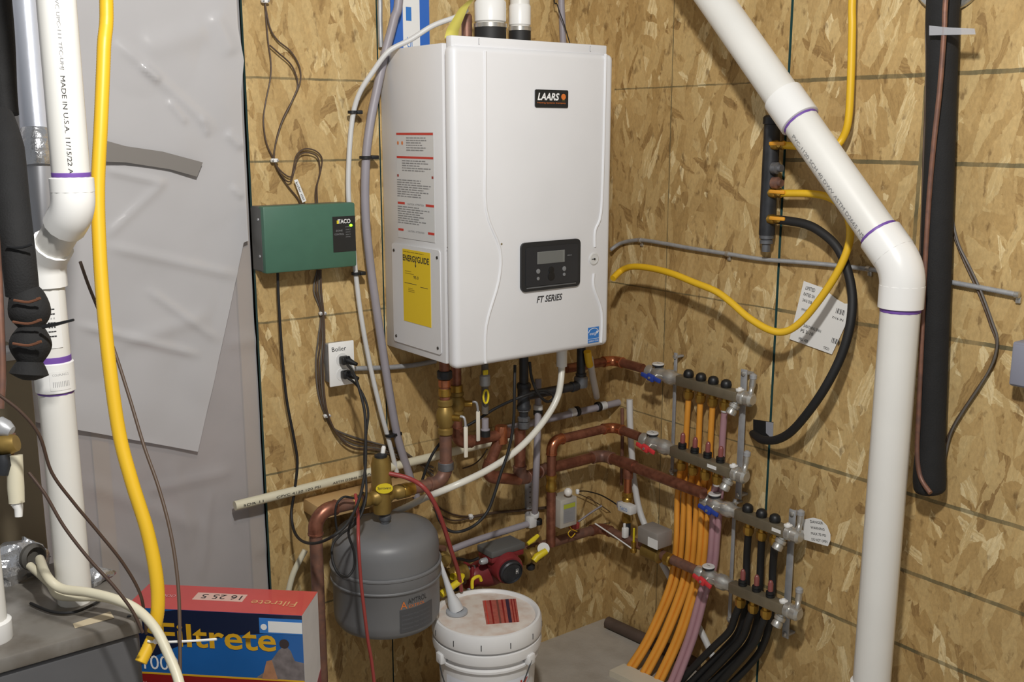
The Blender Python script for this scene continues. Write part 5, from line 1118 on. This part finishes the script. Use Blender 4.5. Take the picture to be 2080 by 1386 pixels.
for i, (f, w_, m) in enumerate(((.06, .03, PRINTR), (.2, .05, BDRED), (.4, .06, mat('label_brown', (120, 72, 62), .5)), (.55, .05, BDRED), (.68, .10, mat('label_navy', (60, 40, 60), .5)), (.84, .03, BDRED), (.92, .03, BDRED))):
    a, b = l0.lerp(l1, f), l0.lerp(l1, f+w_); c, d = l3.lerp(l2, f+w_), l3.lerp(l2, f)
    build(MB().prism([a, d, c, b], V((0, 0, .0009))), 'label_stripe', m, ll, smooth=0)
bl1 = wrap_plate(bk, 'bucket_label', ca0-.95, .26, .02, .215, mat('bucket_label_white', (226, 230, 238), .4), .1335, bc)
def bw(a0, zb_):
    def f(a, b): th = a0+a/.1335; return V((bc.x+math.cos(th)*.1352, bc.y+math.sin(th)*.1352, zb_+b))
    return f
for i, (a0, zz, s, w_, h_, m) in enumerate(((-.86, .205, 'CLEANER', .07, .012, PRINTB), (-.84, .185, 'KEEP OUT OF REACH', .075, .008, PRINTG), (-.82, .168, 'READ LABEL', .06, .007, PRINTB), (-.2, .19, 'CAUTION', .08, .008, PRINTG), (-.2, .175, 'INDUSTRIAL USE', .08, .007, PRINTG), (-.2, .16, 'NET 5 GALLONS', .08, .007, PRINTG))):
    text(bl1, 'bucket_print', s, V(), XD, ZD, w_, h_, m, warp=bw(ca0+a0, zz))
wrap_plate(bl1, 'red_stripe', ca0-.22, .082, .214, .008, BDRED, .1340, bc)
text(bl1, 'red_lettering', 'K', V(), XD, ZD, .035, .04, PRINTR, warp=bw(ca0+.72, .185))
bh_ = [bc+V((math.cos(ca0+.95+i*.0), math.sin(ca0+.95), 0))*.153+ZD*.29]
hp = [bc+V((math.cos(ca0+t), math.sin(ca0+t), 0))*(.155+.012*math.sin((1-t/.95)*1.5))+ZD*z for t, z in ((.86, .285), (.74, .26), (.62, .23), (.5, .2), (.32, .165), (.1, .145), (-.2, .14), (-.5, .165), (-.8, .23), (-.98, .285))]
hd_ = build(MB().tube(smoothpath(hp, 4), .0020, 6), 'bail_handle', mat('handle_wire', (96, 98, 100), .4, .8), bk)
for t in (.88, -.98):
    d = V((math.cos(ca0+t), math.sin(ca0+t), 0)); build(MB().rbox(bc+d*.148+ZD*.285, .02, .026, .03, .004, (d, d.cross(ZD), ZD)), 'handle_ear', BUCK, bk)

# ================================================================== FILTER CARTON
FH = .635
bl_, brr, frr = Z(303, 1187, FH), Z(645, 1203, FH), Z(622, 1252, FH)
wv = (brr-bl_); wl_ = wv.length; wv.normalize(); dv = wv.cross(ZD); dv = dv if dv.dot(frr-brr) > 0 else -dv
dp = .118
cb = thing('filter_carton', 'shrink wrapped red and blue air filter carton standing on end', 'box', bl_+wv*wl_/2+dv*dp/2-ZD*FH)
cen = bl_+wv*wl_/2+dv*dp/2-ZD*FH/2
mb = MB(); mb.box(cen, wl_, dp, FH, (wv, dv, ZD)); build(mb, 'carton', BWHT, cb, smooth=0)
tl = bl_+dv*dp
plate(cb, 'top_print', tl, wv, -dv, wl_, dp, BRED, .0006)
fo = tl-ZD*FH                                             # front lower left
zf = lambda py: Z(500, py, FH)
plate(cb, 'front_print', fo, wv, ZD, wl_, FH, BBLUE, .0006)
F0 = fo+dv*.0007
def fr(u, v): return F0+wv*(wl_*u)+ZD*(FH-v)               # u across 0..1, v metres below top edge
nav = [fr(0, .012), fr(0, .16), fr(.12, .12), fr(.3, .085), fr(.6, .055), fr(1, .035), fr(1, .0), fr(.3, .0), fr(.2, .006), fr(.1, .02)]
build(MB().prism(nav, dv*.0004), 'navy_swoosh', BNAVY, cb, smooth=0)
plate(cb, 'lower_band', fr(0, .22), wv, ZD, wl_, .062, BDRED, .0006)
plate(cb, 'bottom_field', fr(0, FH), wv, ZD, wl_, FH-.22, BDRED, .0005)
plate(cb, 'gold_rule', fr(0, .158), wv, ZD, wl_, .004, BYEL, .0008)
mb_ = text(cb, 'brand_lettering', 'Filtrete', fr(.185, .088)+dv*.0006, wv, ZD, wl_*.665, .056, BYEL, bold=.015)
text(cb, 'rating_lettering', '1000', fr(.085, .146)+dv*.0006, wv, ZD, wl_*.2, .034, PRINTW)
text(cb, 'line_lettering', 'Allergen Defense', fr(.03, .19)+dv*.001, wv, ZD, wl_*.42, .014, mat('pink_print', (206, 150, 150), .5))
pw_ = plate(cb, 'corner_patch', fr(.76, .045), wv, ZD, wl_*.24, .036, PRINTB, .0008)
plate(pw_, 'white_strip', fr(.81, .042)+dv*.0008, wv, ZD, wl_*.19, .026, PAPER, .0004)
build(MB().lathe(fr(.785, .030)+dv*.0008, dv, [(.007, 0), (.007, .0005)], 16), 'white_dot', PAPER, pw_)
pic = [fr(1, .155), fr(.72, .155), fr(.77, .14), fr(.79, .112), (fr(.82, .108)), fr(.86, .085), fr(.9, .07), fr(.93, .085), fr(.95, .108), fr(1, .112)]
build(MB().prism(pic, dv*.0006), 'photo_figure', PICG, cb, smooth=0)
build(MB().prism([fr(.76, .155), fr(.79, .112), fr(.82, .108), fr(.85, .155)], dv*.0009), 'photo_arm', SKIN, cb, smooth=0)
build(MB().lathe(fr(.895, .068)+dv*.0004, dv, [(.011, 0), (.011, .0006)], 14), 'photo_head', mat('photo_dark', (60, 50, 50), .6), cb)
# the print on the top panel reads from the far side
t0 = tl+ZD*.0008
plate(cb, 'size_strip', t0+wv*wl_*.33-dv*dp*.42, wv, -dv, wl_*.29, dp*.30, mat('strip_pink', (216, 180, 168), .5), .0006)
text(cb, 'size_lettering', '16 25 5', t0+ZD*.0006+wv*wl_*.60-dv*dp*.66, -wv, dv, wl_*.23, dp*.18, PRINT, th=.0006)
text(cb, 'top_lettering', 'Filtrete', t0+wv*wl_*.93-dv*dp*.52, -wv, dv, wl_*.26, dp*.20, mat('beige_print', (216, 164, 116), .5))
text(cb, 'top_lettering', '1000', t0+wv*wl_*.24-dv*dp*.58, -wv, dv, wl_*.1, dp*.12, mat('pink_print', (206, 150, 150), .5))
rs_ = brr+dv*dp*1.0
build(MB().prism([rs_-ZD*FH, rs_-ZD*FH-dv*dp, rs_-ZD*.19-dv*dp, rs_-ZD*.26], wv*.0006), 'side_red_panel', mat('side_maroon', (140, 70, 76), .35, coat=.4), cb, smooth=0)

# ================================================================== LEFT FOREGROUND: furnace, vents, hoses
FZ = .81
f0 = Z(0, 1331, FZ); f1 = Z(275, 1265, FZ); fy = (f0.y+f1.y)/2-.004
fxr = f1.x+.012
fu = thing('furnace', 'grey furnace cabinet with rounded front lip and steel top', 'furnace', V((-2.15, fy+.2, 0)))
fl_, fxl = .36, -2.62
build(MB().rbox(((fxl+fxr)/2, fy+fl_/2+.004, FZ/2-.014), fxr-fxl, fl_-.008, FZ-.028, .012, seg=3), 'cabinet', FURN, fu)
build(MB().rbox(((fxl+fxr)/2, fy+fl_/2, FZ-.014), fxr-fxl+.006, fl_, .028, .006), 'top_panel', FURNT, fu)
build(MB().rbox(((fxl+fxr)/2-.01, fy-.004, FZ/2-.06), fxr-fxl-.05, .012, FZ-.16, .006), 'front_door', FURN, fu)
s0, s1, s2_, s3 = [Z(x, y, FZ+.0004) for x, y in ((148, 1268), (224, 1243), (232, 1256), (152, 1277))]
build(MB().prism([s0, s3, s2_, s1], V((0, 0, .0006))), 'sticker', mat('tan_sticker', (196, 182, 154), .5), fu)
build(MB().lathe(Z(262, 1253, FZ), ZD, [(.004, 0), (.003, .002)], 8), 'top_screw', IRON, fu)
# plenum behind, foil edge
pn = thing('plenum', 'tan grey sheet metal plenum box standing behind the left vent pipe', 'duct', V((-2.2, fy+fl_+.14, FZ)))
px1 = B(82, 950, .24).x
build(MB().rbox(((px1-2.62)/2, -.14, .72), px1+2.62, .2, 1.0, .004), 'casing', PLEN, pn)
build(MB().rbox(((px1-2.62)/2, -.2, 1.225), px1+2.62+.01, .09, .016, .003), 'top_flange', STEEL, pn)
def crumple(name, c, sx_, sy_, sz_, label, seed):
    mb = MB(); mb.ball(c, 1, 22, (sx_, sy_, sz_)); 
    for v in mb.v:
        n_ = noise.noise_vector(v*38+V((seed, 0, 0))); v += V((n_.x*sx_, n_.y*sy_, n_.z*sz_))*.38
    return build(mb, name, FOIL, label=label, cat='foil', smooth=20)
crumple('foil_wrap', Z(48, 1165, FZ+.03)+V((0, .05, 0)), .055, .03, .05, 'crumpled foil tape on furnace top left of the vent pipe', 3)
crumple('foil_scrap', Z(212, 1190, FZ+.012)+V((0, .05, 0)), .03, .02, .02, 'scrap of crumpled foil behind the furnace top', 8)
# 2 inch white vent with offset elbows
r2 = .0302
tU, tL = 1.69, 1.92
U1 = T(145, 362, tU); U0 = V((U1.x, U1.y, 2.55)); Lx = T(147, 1157, tL-.03); L1 = V((Lx.x, Lx.y, FZ)); L2 = V((Lx.x, Lx.y, T(119, 560, tL+.05).z))
vp = thing('left_vent_pipe', 'white printed plastic vent pipe with offset elbows standing on the furnace', 'pipe', L1)
e_a = V((U1.x, U1.y, T(140, 425, tU).z)); e_b = V((Lx.x, Lx.y, T(112, 530, 1.78).z))
run(vp, [U0, e_a, e_b, L1], r2, PVC, PVCF, .05, ring=False, k=1.16)
def coll(P, L, kk=1.16): return build(MB().lathe(P-ZD*(L/2), ZD, [(r2, 0), (r2*kk, .002), (r2*kk, L-.002), (r2, L)], 28), 'coupling', PVCF, vp)
cu = V((U1.x, U1.y, T(147, 376, tU).z)); coll(cu, .026); pring(cu+ZD*.017, ZD, .007, vp, r2)
cl = V((Lx.x, Lx.y, T(122, 760, 1.83).z)); coll(cl, .055, 1.12); pring(cl+ZD*.032, ZD, .012, vp, r2); pring(cl-ZD*.029, ZD, .003, vp, r2)
cl2 = V((Lx.x, Lx.y, T(112, 650, 1.80).z))
def cyw(ctr, a0, z_, rad, vert=True):
    def f(a, b):
        if vert: th = a0+b/rad; return V((ctr.x+math.cos(th)*rad, ctr.y+math.sin(th)*rad, z_-a))
        th = a0+a/rad; return V((ctr.x+math.cos(th)*rad, ctr.y+math.sin(th)*rad, z_+b))
    return f
cU = V((CAM.x-U1.x, CAM.y-U1.y, 0)).normalized(); aU = math.atan2(cU.y, cU.x); cL = V((CAM.x-Lx.x, CAM.y-Lx.y, 0)).normalized(); aL = math.atan2(cL.y, cL.x)
zt0 = T(110, 5, tU).z
text(vp, 'pipe_print', 'PVC UPC-111 TFC-UHJ', V(), XD, ZD, .112, .007, PRINTG, warp=cyw(U1, aU-.12, zt0, r2*1.006))
text(vp, 'pipe_print', 'MADE IN U.S.A. 11/15/22 A', V(), XD, ZD, .155, .007, PRINT, warp=cyw(U1, aU-.12, zt0-.122, r2*1.006))
plt = wrap_plate(vp, 'pipe_label', aL-.5, .034, cl2.z-.045, .1, PAPER, r2, V((Lx.x, Lx.y, 0)), .0008)
for i in range(3): text(plt, 'label_print', '||:|i||', V(), XD, ZD, .05, .004, PRINT, warp=cyw(Lx, aL-.1+.14*i, cl2.z+.025, r2*1.035))
mb = MB()
cl_b = wrap_plate(vp, 'coupling_label', aL-.25, .036, cl.z-.02, .034, PAPER, r2*1.12, V((Lx.x, Lx.y, 0)), .0006)
text(cl_b, 'label_barcode', '||||||||||', V(), XD, ZD, .028, .010, PRINTG, warp=cyw(Lx, aL-.1, cl.z-.014, r2*1.14, False))
text(cl_b, 'label_name', 'COUPLING 2', V(), XD, ZD, .028, .004, PRINTG, warp=cyw(Lx, aL-.1, cl.z+.006, r2*1.14, False))
# near white stub at the lower left
nb = Z(0, 1312, FZ); nb2 = V((nb.x-.004, nb.y+.03, FZ)); o = thing('white_stub_pipe', 'white plastic pipe with collar at the front corner of furnace top', 'pipe', nb2)
build(MB().cyl(nb2, nb2+ZD*.215, .0245), 'pipe', PVC, o); build(MB().lathe(nb2, ZD, [(.030, 0), (.031, .002), (.031, .034), (.026, .037)], 24), 'collar', PVCF, o)
# foil faced duct
dk = thing('foil_duct', 'silver white foil faced duct rising behind the left vent pipe', 'duct', T(80, 560, 1.98))
ra = .030
build(MB().tube([T(48, -40, 2.05)+ZD*.45]+PT(2.05, 2.05, (48, -40), (58, 80), (66, 180), (74, 268)), ra, 24), 'upper_sleeve', DUCTW, dk)
build(MB().tube(PT(2.04, 2.04, (72, 262), (74, 290), (76, 320), (78, 338)), [ra*.9, ra*1.14, ra*1.16, ra*.95], 24), 'foil_band', FOIL, dk)
build(MB().tube(PT(2.05, 2.05, (78, 334), (82, 420), (88, 560), (92, 640)), ra*1.0, 24), 'lower_sleeve', mat('grey_duct', (168, 170, 176), .4, .3), dk)
# black insulated lines
bi = thing('left_insulated_line', 'black foam insulated refrigerant line bound with wire ties beside the vent pipe', 'pipe', T(58, 770, 1.86))
sp3 = smoothpath([T(-6, -40, 1.84)+ZD*.45]+PT(1.84, 1.84, (-6, -40), (4, 80), (8, 180), (12, 232)), 4); build(MB().tube(sp3, .022, 16), 'upper_foam', FOAM, bi)
sp3 = smoothpath([T(4, 236, 1.79), T(16, 300, 1.74), T(27, 420, 1.69), T(38, 520, 1.67), T(46, 600, 1.68)], 4); build(MB().tube(sp3, [.019+.007*min(1, i/4) for i in range(len(sp3))], 16), 'middle_foam', FOAM, bi)
sp3 = smoothpath(PT(1.68, 1.68, (52, 585), (60, 632), (63, 665), (62, 700), (61, 735), (58, 772)), 5)
rs = [.020+.013*abs(math.sin(i/(len(sp3)-1)*math.pi*2.5)) for i in range(len(sp3))]; rs[-1] = .010; rs[-2] = .02
build(MB().tube(sp3, rs, 16), 'lower_foam', FOAM, bi)
for i, (y, w_) in enumerate(((500, 20), (606, 24), (650, 26), (694, 26))):
    q = PT(1.64, 1.64, (52-w_, y+4), (58, y+8), (58+w_, y), (60+w_*.6, y+2)) if i else PT(1.64, 1.64, (14, 500), (28, 503), (48, 502), (66, 496)); build(MB().tube(smoothpath(q, 4), .0022, 6), 'wire_tie', BLACK if i == 0 else BROWNW2, bi)
build(MB().tube(PT(1.65, 1.64, (86, 664), (110, 660), (150, 650)), [.0035, .003, .002], 6), 'tie_tail', BLACK, bi)
hose('left_copper_line', PT(1.64, 1.64, (-14, 420), (-6, 520), (0, 640), (4, 760), (0, 830)), .0065, COPPERD, 'bare copper line beside the black insulated line at far left', 'pipe', n=8)
# yellow gas hose at left
yh = [T(214, -40, 1.78)+ZD*.45]+PT(1.78, 1.78, (214, -40), (211, 100), (205, 250), (199, 380), (202, 500), (210, 620), (222, 740), (242, 880), (268, 980), (298, 1075), (316, 1160), (321, 1230), (313, 1284))
hose('left_yellow_hose', yh, .0116, YGAS, 'corrugated yellow gas hose hanging in front of the plastic sheet', 'hose', n=14, rib=.035, ribn=.0048)
hose('yellow_hose_tail', PT(1.77, 1.75, (310, 1296), (300, 1318), (286, 1346)), .0105, YGAS, 'short cut tail of yellow gas hose under the white tie', 'hose', n=14, rib=.035, ribn=.0048)
zt = thing('zip_tie', 'white zip tie around the end of the left yellow hose', 'tie', T(312, 1300, 1.76))
build(MB().tube(smoothpath(PT(1.755, 1.75, (300, 1303), (322, 1305), (380, 1303), (440, 1299)), 4), .0022, 6), 'tail', STAPLE, zt)
build(MB().rbox(T(318, 1303, 1.755), .010, .008, .008, .002), 'head', STAPLE, zt)
# thin wires
hose('thermostat_cable', PT(1.9, 1.72, (163, 532), (178, 575), (196, 620), (228, 700), (262, 805), (292, 905), (322, 990), (346, 1080), (360, 1170), (365, 1260), (366, 1400)), .0032, BROWNW, 'brown cable hanging right of the left yellow hose down past the carton', 'wire', n=8)
hose('brown_cable', PT(1.60, 1.80, (-20, 790), (40, 835), (80, 885), (105, 960), (150, 1022), (200, 1082), (250, 1145), (284, 1205), (294, 1255), (297, 1288)), .0027, mat('dark_brown_wire', (70, 52, 42), .5), 'brown cable sweeping across the left vent pipe to the zip tie', 'wire', n=8)
hose('brown_cable', PT(1.66, 1.70, (58, 960), (92, 1005), (130, 1070), (180, 1135), (230, 1190), (268, 1240), (290, 1286)), .0027, MATS['dark_brown_wire'], 'lower brown cable sweeping across the left vent pipe base', 'wire', n=8)
# condensate hoses on furnace top
gk = T(72, 1142, 1.93); o = thing('rubber_grommet', 'black rubber grommet at the plenum where cream hoses emerge', 'grommet', gk-ZD*.03)
build(MB().lathe(gk+V((0, .03, 0)), V((.4, -1, .1)), [(.026, 0), (.026, .008), (.020, .014), (.014, .008), (.012, .003)], 20), 'ring', mat('dusty_rubber', (74, 72, 68), .7), o)
hose('cream_drain_hose', [gk+V((.008, 0, .004))]+PT(1.84, 1.68, (96, 1172), (125, 1196), (180, 1204), (235, 1218), (280, 1240), (316, 1278), (342, 1330), (362, 1380), (372, 1430)), .0084, CREAM, 'cream drain hose curving over the furnace edge in front of carton', 'hose', n=12)
hose('cream_drain_hose', [gk+V((-.010, 0, -.005))]+PT(1.87, 1.815, (100, 1185), (118, 1210), (160, 1214), (205, 1214), (250, 1226), (282, 1246)), .0074, CREAM, 'lower cream drain hose lying on furnace top around the vent pipe', 'hose', n=12)
hose('black_loop_wire', [Z(x, y, FZ+.006) for x, y in ((62, 1226), (105, 1243), (150, 1244), (190, 1228), (204, 1218))], .0028, BLACKR, 'black wire curled on the furnace top around vent pipe base', 'wire', n=6)
# service valve cluster at far left
sv = thing('service_valve', 'white capped service valve with brass body at the far left', 'valve', T(32, 1040, 1.72))
build(MB().tube(PT(1.72, 1.72, (30, 925), (32, 990), (34, 1022)), [.0125, .0135, .0125], 16), 'white_sleeve', CREAM, sv)
build(MB().tube(PT(1.72, 1.72, (34, 1022), (38, 1034), (38, 1050)), [.010, .007, .006], 12), 'sleeve_tip', STAPLE, sv)
build(MB().tube(PT(1.72, 1.72, (-10, 900), (14, 905), (34, 900)), [.016, .020, .014], 12), 'valve_body', BRASSD, sv)
build(MB().tube(PT(1.71, 1.71, (6, 924), (8, 945), (6, 965)), [.012, .014, .010], 12), 'dark_cap', IRON, sv)
build(MB().tube(PT(1.72, 1.72, (-6, 860), (10, 872), (24, 878)), [.014, .016, .010], 12), 'steel_nut', STEEL, sv)
build(MB().tube(smoothpath(PT(1.73, 1.73, (26, 880), (24, 920), (22, 970), (24, 1010)), 3), .0045, 8), 'copper_stem', COPPERD, sv)
